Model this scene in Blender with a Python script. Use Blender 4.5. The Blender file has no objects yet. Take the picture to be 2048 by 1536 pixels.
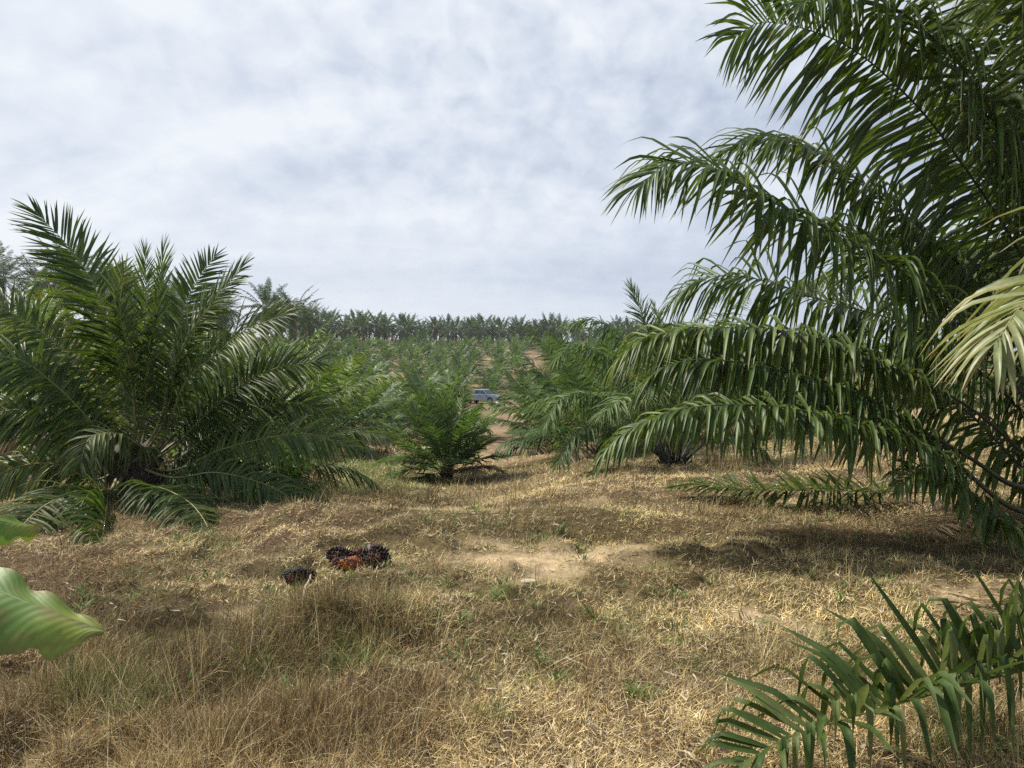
import bpy, bmesh, math
import numpy as np
from mathutils import Vector, Matrix

# ------------------------------------------------------------------ camera, sky, sun, exposure
scene = bpy.context.scene
COL = scene.collection
R = math.radians
F_PX, CX, CY, HORIZON = 1400.0, 1024.0, 768.0, 735.0      # in pixels of the 2048 px photograph
CAM_Z = 1.75
PITCH = math.atan((CY - HORIZON) / F_PX)
cam_data = bpy.data.cameras.new('camera')
cam_data.sensor_width = 36.0
cam_data.lens = 36.0 * F_PX / 2048.0
cam_data.clip_start = 0.05
cam_data.clip_end = 8000.0
cam = bpy.data.objects.new('camera', cam_data)
COL.objects.link(cam)
cam.location = (0, 0, CAM_Z)
cam.rotation_euler = (math.pi / 2 - PITCH, 0, 0)
scene.camera = cam

SUN_EL, SUN_AZ = R(50), R(-68)          # azimuth from +Y (view direction) towards +X; negative = left
sun_dir = Vector((math.sin(SUN_AZ) * math.cos(SUN_EL), math.cos(SUN_AZ) * math.cos(SUN_EL), math.sin(SUN_EL)))
sd = bpy.data.lights.new('sun', 'SUN')
sd.energy = 5.0
sd.angle = R(3.0)
sd.color = (1.0, 0.93, 0.82)
sun = bpy.data.objects.new('sun', sd)
COL.objects.link(sun)
sun.rotation_euler = sun_dir.to_track_quat('Z', 'Y').to_euler()

world = bpy.data.worlds.new('World')
scene.world = world
world.use_nodes = True
wn, wl = world.node_tree.nodes, world.node_tree.links
wn.clear()

def node(nt, kind, **kw):
    n = nt.nodes.new(kind)
    for k, v in kw.items():
        if k.startswith('in_'):
            key = k[3:]
            n.inputs[int(key) if key.isdigit() else key.replace('_', ' ')].default_value = v
        else:
            setattr(n, k, v)
    return n

def ramp(nt, stops, fac=None, interp='LINEAR'):
    n = nt.nodes.new('ShaderNodeValToRGB')
    cr = n.color_ramp
    cr.interpolation = interp
    while len(cr.elements) > 1:
        cr.elements.remove(cr.elements[-1])
    cr.elements[0].position = stops[0][0]
    cr.elements[0].color = (*stops[0][1], 1)
    for p, c in stops[1:]:
        e = cr.elements.new(p)
        e.color = (*c, 1)
    if fac is not None:
        nt.links.new(fac, n.inputs[0])
    return n

def build_sky():
    nt = world.node_tree
    out = node(nt, 'ShaderNodeOutputWorld')
    bg = node(nt, 'ShaderNodeBackground', in_Strength=0.10)
    sky = node(nt, 'ShaderNodeTexSky', sky_type='NISHITA', sun_disc=False)
    sky.sun_elevation = SUN_EL
    sky.sun_rotation = SUN_AZ
    sky.air_density = 1.0
    sky.dust_density = 2.0
    tc = node(nt, 'ShaderNodeTexCoord')
    sep = node(nt, 'ShaderNodeSeparateXYZ')
    wl.new(tc.outputs['Generated'], sep.inputs[0])
    zz = node(nt, 'ShaderNodeMath', operation='MAXIMUM', in_1=0.0)
    wl.new(sep.outputs[2], zz.inputs[0])
    za = node(nt, 'ShaderNodeMath', operation='ADD', in_1=0.50)
    wl.new(zz.outputs[0], za.inputs[0])
    dv = node(nt, 'ShaderNodeVectorMath', operation='DIVIDE')
    cmb = node(nt, 'ShaderNodeCombineXYZ')
    for i in range(3):
        wl.new(za.outputs[0], cmb.inputs[i])
    wl.new(tc.outputs['Generated'], dv.inputs[0])
    wl.new(cmb.outputs[0], dv.inputs[1])
    # cloud sheet coordinates: long soft streaks fanning from the lower right, plus mottled small cells overhead
    mp = node(nt, 'ShaderNodeMapping')
    mp.inputs['Rotation'].default_value = (0, 0, R(-52))
    mp.inputs['Scale'].default_value = (0.55, 2.3, 0.0)
    wl.new(dv.outputs[0], mp.inputs[0])
    n1 = node(nt, 'ShaderNodeTexNoise', in_Scale=1.9, in_Detail=6.0, in_Roughness=0.52, in_Distortion=0.5)
    wl.new(mp.outputs[0], n1.inputs['Vector'])
    mp2 = node(nt, 'ShaderNodeMapping')
    mp2.inputs['Scale'].default_value = (1.0, 0.85, 0.0)
    mp2.inputs['Location'].default_value = (3.3, 1.7, 0)
    mp2.inputs['Rotation'].default_value = (0, 0, R(-40))
    wl.new(dv.outputs[0], mp2.inputs[0])
    n2 = node(nt, 'ShaderNodeTexNoise', in_Scale=17.0, in_Detail=5.0, in_Roughness=0.5, in_Distortion=0.3)
    wl.new(mp2.outputs[0], n2.inputs['Vector'])
    c2 = node(nt, 'ShaderNodeMapRange', in_1=0.28, in_2=0.72, in_3=0.22, in_4=0.84)
    wl.new(n2.outputs[0], c2.inputs[0])
    c1 = node(nt, 'ShaderNodeMapRange', in_1=0.28, in_2=0.72, in_3=0.30, in_4=0.76)
    wl.new(n1.outputs[0], c1.inputs[0])
    # the mottling sits in one broad patch of the sheet, ahead and a little right, high up
    ds = node(nt, 'ShaderNodeVectorMath', operation='DISTANCE')
    wl.new(dv.outputs[0], ds.inputs[0])
    ds.inputs[1].default_value = (0.10, 0.90, 0.48)
    mo = node(nt, 'ShaderNodeMapRange', in_1=0.05, in_2=0.80, in_3=0.50, in_4=0.16)
    wl.new(ds.outputs['Value'], mo.inputs[0])
    mixn = node(nt, 'ShaderNodeMix', data_type='FLOAT')
    wl.new(mo.outputs[0], mixn.inputs[0])
    wl.new(c1.outputs[0], mixn.inputs[2])
    wl.new(c2.outputs[0], mixn.inputs[3])
    # low down the cloud thins into an even pale veil
    lo_ = node(nt, 'ShaderNodeMapRange', in_1=0.02, in_2=0.22, in_3=0.85, in_4=0.0)
    wl.new(sep.outputs[2], lo_.inputs[0])
    veil = node(nt, 'ShaderNodeMix', data_type='FLOAT')
    wl.new(lo_.outputs[0], veil.inputs[0])
    wl.new(mixn.outputs[0], veil.inputs[2])
    veil.inputs[3].default_value = 0.56
    mixn = veil
    # brighter towards the (hidden) sun at upper left
    dt = node(nt, 'ShaderNodeVectorMath', operation='DOT_PRODUCT')
    wl.new(tc.outputs['Generated'], dt.inputs[0])
    dt.inputs[1].default_value = (-0.60, 0.62, 0.50)
    glow = node(nt, 'ShaderNodeMapRange', in_1=0.25, in_2=1.0, in_3=-0.06, in_4=0.22)
    wl.new(dt.outputs['Value'], glow.inputs[0])
    ad = node(nt, 'ShaderNodeMath', operation='ADD')
    wl.new(mixn.outputs[0], ad.inputs[0])
    wl.new(glow.outputs[0], ad.inputs[1])
    cr = ramp(nt, [(0.32, (3.5, 4.05, 5.2)), (0.44, (4.2, 4.75, 5.8)), (0.55, (4.95, 5.5, 6.4)), (0.66, (5.9, 6.35, 7.1)), (0.80, (7.0, 7.3, 7.7))])
    wl.new(ad.outputs[0], cr.inputs[0])
    cov = node(nt, 'ShaderNodeMapRange', in_1=0.30, in_2=0.52, in_3=0.78, in_4=0.96)
    wl.new(ad.outputs[0], cov.inputs[0])
    mx = node(nt, 'ShaderNodeMix', data_type='RGBA')
    wl.new(cov.outputs[0], mx.inputs[0])
    wl.new(sky.outputs[0], mx.inputs[6])
    wl.new(cr.outputs[0], mx.inputs[7])
    wl.new(mx.outputs[2], bg.inputs[0])
    wl.new(bg.outputs[0], out.inputs[0])
build_sky()

vs = scene.view_settings
vs.view_transform = 'Standard'
vs.look = 'None'
vs.gamma = 1.0
vs.use_curve_mapping = False
vs.exposure = 0.36
scene.render.engine = 'CYCLES'
scene.cycles.use_denoising = False      # the fine straw and leaflets stay crisper undenoised
scene.cycles.sample_clamp_indirect = 3.0
scene.cycles.max_bounces = 6
scene.cycles.transparent_max_bounces = 4
scene.cycles.use_adaptive_sampling = False

# ------------------------------------------------------------------ helpers
rng = np.random.default_rng(11)

def at(px, py, D):
    """world point at depth Y = D seen at photograph pixel (px, py)"""
    c, s = math.cos(PITCH), math.sin(PITCH)
    vx, vz = (px - CX) / F_PX, -(py - CY) / F_PX
    dy, dz = c + vz * s, -s + vz * c
    k = D / dy
    return np.array((vx * k, D, CAM_Z + dz * k))

def tag(o, label=None, cat=None, group=None, kind=None):
    if label: o['label'] = label
    if cat: o['category'] = cat
    if group: o['group'] = group
    if kind: o['kind'] = kind
    return o

def empty(name, loc):
    o = bpy.data.objects.new(name, None)
    o.location = loc
    COL.objects.link(o)
    return o

def mk_mesh(name, V, quads=None, tris=None, mats=(), midx=None, attrs=None, smooth=True):
    """V (n,3); quads (q,4); tris (t,3); midx per face (quads then tris); attrs {name: ('FLOAT'|'FLOAT_COLOR', array)}"""
    me = bpy.data.meshes.new(name)
    V = np.asarray(V, dtype=np.float32)
    quads = np.zeros((0, 4), np.int32) if quads is None or len(quads) == 0 else np.asarray(quads, np.int32)
    tris = np.zeros((0, 3), np.int32) if tris is None or len(tris) == 0 else np.asarray(tris, np.int32)
    me.vertices.add(len(V))
    me.vertices.foreach_set('co', V.ravel())
    nl = quads.size + tris.size
    me.loops.add(nl)
    me.loops.foreach_set('vertex_index', np.concatenate([quads.ravel(), tris.ravel()]))
    nf = len(quads) + len(tris)
    me.polygons.add(nf)
    starts = np.concatenate([np.arange(len(quads)) * 4, quads.size + np.arange(len(tris)) * 3]).astype(np.int32)
    me.polygons.foreach_set('loop_start', starts)
    if midx is not None:
        me.polygons.foreach_set('material_index', np.asarray(midx, np.int32))
    me.polygons.foreach_set('use_smooth', np.full(nf, smooth, dtype=bool))
    for m in mats:
        me.materials.append(m)
    for k, (ty, arr) in (attrs or {}).items():
        a = me.attributes.new(k, ty, 'POINT')
        arr = np.asarray(arr, np.float32)
        if ty == 'FLOAT_COLOR':
            if arr.shape[1] == 3:
                arr = np.concatenate([arr, np.ones((len(arr), 1), np.float32)], 1)
            a.data.foreach_set('color', arr.ravel())
        else:
            a.data.foreach_set('value', arr.ravel())
    me.update(calc_edges=True)
    me.validate()
    return me

def obj(name, me, parent=None, loc=None):
    o = bpy.data.objects.new(name, me)
    if loc is not None: o.location = loc
    if parent is not None: o.parent = parent
    COL.objects.link(o)
    return o

# value noise (numpy)
def _hash(ix, iy, seed):
    h = (ix.astype(np.int64) * 374761393 + iy.astype(np.int64) * 668265263 + seed * 1442695041) & 0xFFFFFFFF
    h = ((h ^ (h >> 13)) * 1274126177) & 0xFFFFFFFF
    h = (h ^ (h >> 16)) & 0xFFFFFFFF
    return h / 4294967295.0

def vnoise(x, y, seed=0):
    ix, iy = np.floor(x), np.floor(y)
    fx, fy = x - ix, y - iy
    fx, fy = fx * fx * (3 - 2 * fx), fy * fy * (3 - 2 * fy)
    a, b = _hash(ix, iy, seed), _hash(ix + 1, iy, seed)
    c, d = _hash(ix, iy + 1, seed), _hash(ix + 1, iy + 1, seed)
    return (a * (1 - fx) + b * fx) * (1 - fy) + (c * (1 - fx) + d * fx) * fy

def fbm(x, y, seed=0, octaves=4):
    x, y = np.asarray(x, float), np.asarray(y, float)
    s, amp, tot = 0, 1.0, 0
    for o in range(octaves):
        s = s + amp * vnoise(x * 2 ** o + 17.3 * o, y * 2 ** o - 9.1 * o, seed + o)
        tot += amp
        amp *= 0.5
    return s / tot          # 0..1

def smooth01(a, b, x):
    t = np.clip((x - a) / (b - a), 0, 1)
    return t * t * (3 - 2 * t)

# ------------------------------------------------------------------ terrain height
_D = [0, 3, 6, 8, 10, 12, 14, 18, 25, 35, 50, 75, 90, 120, 150, 180, 220, 300, 3000]
_PROF = {   # photograph column: height at each distance
    -300: [0, 0, .05, .05, .05, .05, .1, .2, .6, 1.5, 3.6, 8.0, 9.6, 11, 12, 12, 12, 12, 12],
    0:    [0, 0, .03, .00, .00, .0, .0, .1, .3, 1.0, 3.0, 7.0, 9.0, 10.5, 11, 11.5, 12, 12, 12],
    300:  [0, 0, .03, .02, .00, -.1, -.2, -.3, -.4, -.2, .8, 3.6, 5.6, 9.2, 10.8, 11.6, 12, 12, 12],
    600:  [0, 0, .04, .04, -.25, -.5, -.7, -.9, -1.2, -1.5, -1.6, -1.0, 0.0, 3.4, 6.6, 8.8, 10.6, 13.8, 13.8],
    900:  [0, 0, .04, .05, -.33, -.62, -.85, -1.17, -1.6, -2.1, -2.7, -3.0, -3.0, -.5, 2.6, 5.7, 9.6, 13.6, 13.6],
    1050: [0, 0, .03, .03, -.12, -.42, -.70, -1.0, -1.5, -2.0, -2.6, -2.9, -2.8, -.4, 2.7, 5.6, 9.4, 13.4, 13.4],
    1200: [0, 0, .02, .00, -.05, -.15, -.30, -.60, -1.1, -1.7, -2.2, -2.0, -1.3, .6, 3.2, 5.8, 9.0, 12.8, 12.8],
    1500: [0, 0, .02, .00, .00, -.12, -.32, -.60, -.8, -.9, -.6, .3, 1.0, 2.5, 4.2, 6.0, 7.4, 7.8, 7.8],
    1800: [0, 0, .03, .03, .05, .03, .0, .0, .0, .2, .7, 1.8, 2.5, 3.7, 5.0, 5.6, 6.0, 6.4, 6.4],
    2300: [0, 0, .05, .05, .08, .1, .1, .1, .2, .5, 1.0, 2.2, 3.0, 4.4, 5.6, 6.2, 6.6, 7, 7],
}
_cols = sorted(_PROF)
_th = np.array([math.atan((c - CX) / F_PX) for c in _cols])
_LD = np.linspace(0, math.log(3001), 400)
_tab0 = np.array([np.interp(np.exp(_LD) - 1, _D, _PROF[c]) for c in _cols])
_TH = np.linspace(_th[0], _th[-1], 90)
_TAB = np.array([[np.interp(t, _th, _tab0[:, j]) for j in range(len(_LD))] for t in _TH])
def _blur(a, n, axis):
    k = np.hanning(2 * n + 3)[1:-1]; k /= k.sum()
    pad = [(0, 0), (0, 0)]; pad[axis] = (n, n)
    ap = np.pad(a, pad, mode='edge')
    return np.apply_along_axis(lambda m: np.convolve(m, k, mode='valid'), axis, ap)
_TAB = _blur(_blur(_TAB, 5, 0), 5, 1)

def ground_point_raw(px, py):
    for D in np.geomspace(2.0, 300, 900):
        p = at(px, py, D)
        if H0(p[0], p[1]) >= p[2]:
            return p
    return at(px, py, 300)

def H0(x, y):
    x, y = np.asarray(x, float), np.asarray(y, float)
    r = np.hypot(x, y)
    th = np.arctan2(x, y)
    thc = np.clip(th, _TH[0], _TH[-1])
    D = r * np.cos(thc)
    u = (thc - _TH[0]) / (_TH[-1] - _TH[0]) * (len(_TH) - 1)
    v = np.clip(np.log(D + 1) / _LD[-1] * (len(_LD) - 1), 0, len(_LD) - 1.001)
    i = np.clip(np.floor(u).astype(int), 0, len(_TH) - 2); fu = u - i
    j = np.floor(v).astype(int); fv = v - j
    h = (_TAB[i, j] * (1 - fu) + _TAB[i + 1, j] * fu) * (1 - fv) + (_TAB[i, j + 1] * (1 - fu) + _TAB[i + 1, j + 1] * fu) * fv
    back = 1 - smooth01(1.2, 2.2, np.abs(th))
    return h * back

HOLLOWS = []     # (x, y, radius_x, radius_y, height)
def H(x, y):
    x, y = np.asarray(x, float), np.asarray(y, float)
    r = np.hypot(x, y)
    h = H0(x, y)
    near = smooth01(0.6, 2.2, r)
    h = h + near * (0.13 * (fbm(x / 2.1 + 5, y / 2.1, 3, 3) - 0.5) + 0.05 * (fbm(x / 0.55, y / 0.55, 7, 3) - 0.5))
    cl = fbm(x / 0.38 + 3, y / 0.38, 19, 2)
    h = h + near * (1 - smooth01(14, 30, r)) * 0.10 * (smooth01(.42, .70, cl) - .3) * smooth01(.35, .6, fbm(x / 1.6, y / 1.6, 29, 2))
    h = h + smooth01(14, 60, r) * 0.9 * (fbm(x / 16, y / 16, 21, 4) - 0.5) * (1 - smooth01(250, 500, r))
    for (hx, hy, rx, ry, dh) in HOLLOWS:
        h = h + dh * np.exp(-(((x - hx) / rx) ** 2 + ((y - hy) / ry) ** 2))
    return h

def gp(px, py):
    return ground_point_raw(px, py)
for (px, py, rx, ry, dh) in [(1240, 1075, .75, .35, -.16), (1180, 1040, .7, .35, .10), (1340, 1055, .5, .3, .08), (700, 1048, 1.5, .55, .17),
                             (720, 1012, 1.5, .7, -.26), (420, 1240, .6, .4, -.10), (650, 1260, .5, .35, .10), (980, 1250, .6, .35, .07),
                             (1500, 1120, 1.0, .4, .07), (900, 1420, .5, .3, .06), (1900, 960, 1.2, .6, .05), (1560, 975, .9, .4, .07)]:
    p = gp(px, py)
    HOLLOWS.append((p[0], p[1], rx, ry, dh))

# ------------------------------------------------------------------ ground cover masks (what grows where)
TRACK = np.array([(-0.2, 27), (-0.4, 38), (-0.6, 55), (-1.0, 72), (0.4, 86), (2.6, 100), (4.3, 120), (4.9, 150), (4.5, 185)], float)
TERRACE = np.array([(-13, 90.5), (-8, 88.2), (-3.6, 87.0), (0.5, 86.5), (5, 87.5), (10, 90)], float)
def dist_poly(x, y, P):
    d = np.full(np.shape(x), 1e9)
    for a, b in zip(P[:-1], P[1:]):
        ab = b - a
        t = np.clip(((x - a[0]) * ab[0] + (y - a[1]) * ab[1]) / (ab @ ab), 0, 1)
        d = np.minimum(d, np.hypot(x - a[0] - t * ab[0], y - a[1] - t * ab[1]))
    return d

def blobs(x, y, L):
    m = np.zeros(np.shape(x))
    for (bx, by, rx, ry, w) in L:
        m = np.maximum(m, w * np.exp(-(((x - bx) / rx) ** 2 + ((y - by) / ry) ** 2)))
    return m
def B(px, py, rx, ry, w=1.0):
    p = gp(px, py)
    return (p[0], p[1], rx, ry, w)
BARE = [B(1090, 1125, .95, .55, 1.15), B(1050, 1130, .55, .5), B(1020, 1085, .7, .35, .8), B(1960, 1205, 1.0, .55), B(1150, 965, 1.6, 1.0, .8), B(1240, 1010, 1.1, .7, .6),
        B(1500, 1230, .8, .4, .5), B(1300, 1180, .9, .4, .6), B(460, 1210, .35, .2, .6), B(1620, 1000, 1.3, .5, .6)]
GREENP = [B(700, 930, 3.0, 3.0, 1.3), B(690, 975, 1.8, 1.2, 1.2), B(1010, 890, 2.0, 3, 1.0), B(980, 1190, .28, .15), B(760, 960, 2.2, 1.8, .95), B(1000, 905, 2.5, 3, .8), B(1245, 1045, .5, .3, .8), B(1260, 1255, .2, .14, .8),
          B(1350, 1285, .18, .12, .9), B(720, 1330, .22, .2, .95), B(1280, 1385, .15, .12, .9), B(990, 1440, .2, .15, .8), B(880, 1150, .3, .2, .7),
          B(1560, 930, 1.3, 1.0, .8), B(1850, 960, 1.2, 1.0, .6), B(180, 1420, .22, .2, .8), B(520, 1350, .18, .15, .7), B(1310, 1140, .3, .2, .7),
          B(1130, 1120, .3, .2, .5), B(1920, 1500, .3, .2, .7), B(640, 1010, .8, .7, .6), B(280, 1440, .2, .15, .8), B(930, 1370, .3, .2, .6)]
RUSTY = [B(250, 1400, 1.3, .7, 1.0), B(520, 1460, 1.0, .5, .9), B(120, 1300, 1.0, .5, .8), B(950, 1300, .8, .4, .5), B(1250, 1440, .7, .3, .4), B(950, 1020, 1.6, .5, .6), B(300, 1250, 1.1, .8), B(130, 1150, 1.3, .8, .8), B(650, 1260, .7, .6, .9), B(540, 1110, .9, .5, .6), B(800, 1000, 2.2, .7, .8), B(1080, 1240, .7, .35, .8),
         B(850, 1400, .7, .5, .8), B(1400, 985, 1.0, .5, .5), B(1750, 1080, 1.7, .6, .8), B(1200, 1270, .6, .3, .6), B(700, 1450, .8, .5, .8), B(200, 1480, 1.0, .5, .7),
         B(1100, 1010, 1.4, .6, .7), B(1250, 1090, .6, .25, .9), B(1380, 1480, .6, .35, .5), B(1500, 1060, 1.0, .3, .4), B(480, 1050, 1.0, .5, .8)]
PALE = [B(1080, 1110, 1.5, .8), B(1180, 975, 2.2, 1.2), B(1250, 1180, 1.2, .5, .8), B(1500, 1200, 1.6, .7, .9), B(1400, 1080, .9, .4, .6), B(620, 1065, 1.2, .5, .7), B(1900, 1230, 1.5, .7, .8), B(1500, 1350, 1.2, .5, .5), B(760, 1075, .8, .3, .6)]
TALL = [B(650, 1270, .75, .6), B(380, 1330, .6, .5, .8), B(200, 1400, .9, .5, .7), B(1100, 1420, .5, .3, .4), B(720, 1000, 2.2, .6, .9), B(1050, 1000, 1.4, .5, .5),
        B(1330, 1130, .3, .25, .4), B(1450, 940, 1.2, .6, .6), B(1700, 930, 2.0, 1.2, .6), B(560, 1500, .8, .4, .9), B(1950, 1480, .5, .4, .5), B(1500, 1040, .8, .4, .5),
        B(850, 1450, .8, .4, .5), B(1210, 1240, .4, .3, .3)]

def masks(x, y):
    r = np.hypot(x, y)
    n1 = fbm(x / 1.1, y / 1.1, 31, 4)
    n2 = fbm(x / 0.5 + 40, y / 0.5, 37, 4)
    n3 = fbm(x / 0.35 - 13, y / 0.35, 41, 3)
    far = smooth01(12, 34, r)
    tr = np.minimum(dist_poly(x, y, TRACK) - 0.9, dist_poly(x, y, TERRACE) - 2.0)
    track = 1 - smooth01(-0.5, 1.0, tr + 2.0 * (fbm(x / 1.5, y / 1.5, 55, 3) - 0.5))
    bare = np.clip(smooth01(.40, 1.05, blobs(x, y, BARE) * 0.75 + (n1 - .5) * 1.5 + (n2 - .5) * 1.3), 0, 1) * (1 - far)
    bare = np.maximum(bare, smooth01(.60, .72, fbm(x / 5, y / 5, 91, 4)) * far * 0.8)
    green = np.clip(smooth01(.35, .8, blobs(x, y, GREENP) + (n2 - .5) * 1.0) + 0.5 * smooth01(.66, .8, n3) * (1 - far), 0, 1)
    green = np.maximum(green, .22 * smooth01(.4, .6, fbm(x / 2.6, y / 2.6, 61, 3)))
    green = np.maximum(green, far * smooth01(.36, .58, fbm(x / 6, y / 6, 71, 4)) * 0.9)
    rusty = smooth01(.25, .85, blobs(x, y, RUSTY) * 0.8 + (n1 - .45) * 1.3) * (1 - .65 * blobs(x, y, PALE))
    tall = smooth01(.2, .9, blobs(x, y, TALL) + (n2 - .5) * .9)
    return track, bare, green, rusty, tall

# ------------------------------------------------------------------ materials
def new_mat(name):
    m = bpy.data.materials.new(name)
    m.use_nodes = True
    m.node_tree.nodes.clear()
    return m, m.node_tree

def bsdf_out(nt, b):
    o = node(nt, 'ShaderNodeOutputMaterial')
    nt.links.new(b.outputs[0], o.inputs[0])

def simple_mat(name, col, rough=0.6, metal=0.0, noise=0.0, nscale=20, coat=0.0, spec=0.5, bump=0.0):
    m, nt = new_mat(name)
    b = node(nt, 'ShaderNodeBsdfPrincipled', in_Roughness=rough, in_Metallic=metal)
    b.inputs['Coat Weight'].default_value = coat
    b.inputs['Specular IOR Level'].default_value = spec
    if noise > 0:
        tc = node(nt, 'ShaderNodeTexCoord')
        n = node(nt, 'ShaderNodeTexNoise', in_Scale=nscale, in_Detail=5.0, in_Roughness=0.6)
        nt.links.new(tc.outputs['Object'], n.inputs['Vector'])
        lo = tuple(max(0, c * (1 - noise)) for c in col); hi = tuple(min(1, c * (1 + noise)) for c in col)
        cr = ramp(nt, [(0.3, lo), (0.7, hi)], n.outputs[0])
        nt.links.new(cr.outputs[0], b.inputs['Base Color'])
        if bump:
            bp = node(nt, 'ShaderNodeBump', in_Strength=bump, in_Distance=0.02)
            nt.links.new(n.outputs[0], bp.inputs['Height'])
            nt.links.new(bp.outputs[0], b.inputs['Normal'])
    else:
        b.inputs['Base Color'].default_value = (*col, 1)
    bsdf_out(nt, b)
    return m

def leaf_mat(name, stops, tip=(0.30, 0.24, 0.09), tip_at=0.86, rough=0.42, trans=0.34, spec=0.5, under=(0.15, 0.19, 0.095)):
    """palm leaflets: colour varies from leaflet to leaflet and palm to palm, tips dry out"""
    m, nt = new_mat(name)
    L = nt.links
    g = node(nt, 'ShaderNodeNewGeometry')
    oi = node(nt, 'ShaderNodeObjectInfo')
    a = node(nt, 'ShaderNodeMath', operation='MULTIPLY', in_1=0.62)
    L.new(g.outputs['Random Per Island'], a.inputs[0])
    b2 = node(nt, 'ShaderNodeMath', operation='MULTIPLY_ADD', in_1=0.38)
    L.new(oi.outputs['Random'], b2.inputs[0])
    L.new(a.outputs[0], b2.inputs[2])
    cr = ramp(nt, stops, b2.outputs[0])
    tcn = node(nt, 'ShaderNodeTexCoord')
    bn = node(nt, 'ShaderNodeTexNoise', in_Scale=14.0, in_Detail=4.0, in_Roughness=0.65)
    L.new(tcn.outputs['Object'], bn.inputs['Vector'])
    bm_ = node(nt, 'ShaderNodeMapRange', in_1=0.3, in_2=0.7, in_3=0.72, in_4=1.3)
    L.new(bn.outputs[0], bm_.inputs[0])
    bs = node(nt, 'ShaderNodeVectorMath', operation='SCALE')
    L.new(cr.outputs[0], bs.inputs[0]); L.new(bm_.outputs[0], bs.inputs['Scale'])
    at_ = node(nt, 'ShaderNodeAttribute', attribute_name='t')
    mr = node(nt, 'ShaderNodeMapRange', in_1=tip_at, in_2=1.02, in_3=0.0, in_4=0.9)
    L.new(at_.outputs['Fac'], mr.inputs[0])
    mx = node(nt, 'ShaderNodeMix', data_type='RGBA')
    L.new(mr.outputs[0], mx.inputs[0])
    L.new(bs.outputs[0], mx.inputs[6])
    mx.inputs[7].default_value = (*tip, 1)
    p = node(nt, 'ShaderNodeBsdfPrincipled', in_Roughness=rough)
    p.inputs['Specular IOR Level'].default_value = spec
    bk = node(nt, 'ShaderNodeMix', data_type='RGBA')          # undersides are paler and greyer
    bf = node(nt, 'ShaderNodeMath', operation='MULTIPLY', in_1=0.5)
    L.new(g.outputs['Backfacing'], bf.inputs[0])
    L.new(bf.outputs[0], bk.inputs[0])
    L.new(mx.outputs[2], bk.inputs[6])
    bk.inputs[7].default_value = (*under, 1)
    L.new(bk.outputs[2], p.inputs['Base Color'])
    t = node(nt, 'ShaderNodeBsdfTranslucent')
    hs = node(nt, 'ShaderNodeHueSaturation', in_Saturation=1.15, in_Value=1.5)
    hs.inputs['Hue'].default_value = 0.485
    L.new(mx.outputs[2], hs.inputs['Color'])
    L.new(hs.outputs[0], t.inputs[0])
    ms = node(nt, 'ShaderNodeMixShader', in_0=trans)
    L.new(p.outputs[0], ms.inputs[1]); L.new(t.outputs[0], ms.inputs[2])
    bsdf_out(nt, ms)
    return m

M = {}
M['leaf'] = leaf_mat('palm_leaf', [(0.0, (0.022, 0.048, 0.009)), (0.35, (0.048, 0.090, 0.015)), (0.7, (0.090, 0.142, 0.026)), (1.0, (0.19, 0.225, 0.07))], rough=0.47, spec=0.45, under=(0.13, 0.16, 0.08))
M['leaf_young'] = leaf_mat('young_palm_leaf', [(0.0, (0.022, 0.054, 0.013)), (0.35, (0.050, 0.104, 0.023)), (0.7, (0.092, 0.158, 0.038)), (1.0, (0.22, 0.27, 0.11))], rough=0.5, spec=0.35, under=(0.16, 0.20, 0.11))
M['leaf_old'] = leaf_mat('mature_palm_leaf', [(0.0, (0.022, 0.045, 0.012)), (0.5, (0.042, 0.078, 0.022)), (1.0, (0.085, 0.125, 0.040))], rough=0.6, spec=0.2, under=(0.07, 0.10, 0.045), tip_at=.95)
M['leaf_yellow'] = leaf_mat('yellowing_leaf', [(0.0, (0.08, 0.13, 0.035)), (0.4, (0.17, 0.205, 0.075)), (0.8, (0.28, 0.29, 0.14)), (1.0, (0.40, 0.35, 0.10))], tip=(0.35, 0.27, 0.12), tip_at=0.75, trans=0.35, under=(0.34, 0.34, 0.17))
M['leaf_cut'] = leaf_mat('cut_frond_leaf', [(0.0, (0.024, 0.050, 0.010)), (0.5, (0.052, 0.088, 0.020)), (1.0, (0.16, 0.185, 0.070))], rough=0.55, spec=0.25, tip=(0.16, 0.15, 0.09))
M['leaf_dry'] = leaf_mat('dry_frond_leaf', [(0.0, (0.13, 0.085, 0.045)), (0.6, (0.24, 0.17, 0.09)), (1.0, (0.34, 0.27, 0.16))], under=(0.28, 0.22, 0.14), trans=0.15, rough=0.7)
M['stalk'] = simple_mat('frond_stalk', (0.10, 0.10, 0.035), 0.5, noise=0.4, nscale=6)
M['stalk_olive'] = simple_mat('olive_frond_stalk', (0.22, 0.20, 0.085), 0.5, noise=0.35, nscale=6)
M['stalk_dark'] = simple_mat('dark_frond_stalk', (0.045, 0.045, 0.022), 0.5, noise=0.5, nscale=5)
M['stalk_pale'] = simple_mat('pale_frond_stalk', (0.30, 0.26, 0.12), 0.5, noise=0.35, nscale=6)
M['trunk'] = simple_mat('palm_trunk', (0.060, 0.045, 0.032), 0.9, noise=0.55, nscale=9, bump=0.6)
M['trunk_old'] = simple_mat('mature_trunk', (0.13, 0.105, 0.085), 0.9, noise=0.45, nscale=4, bump=0.5)

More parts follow.
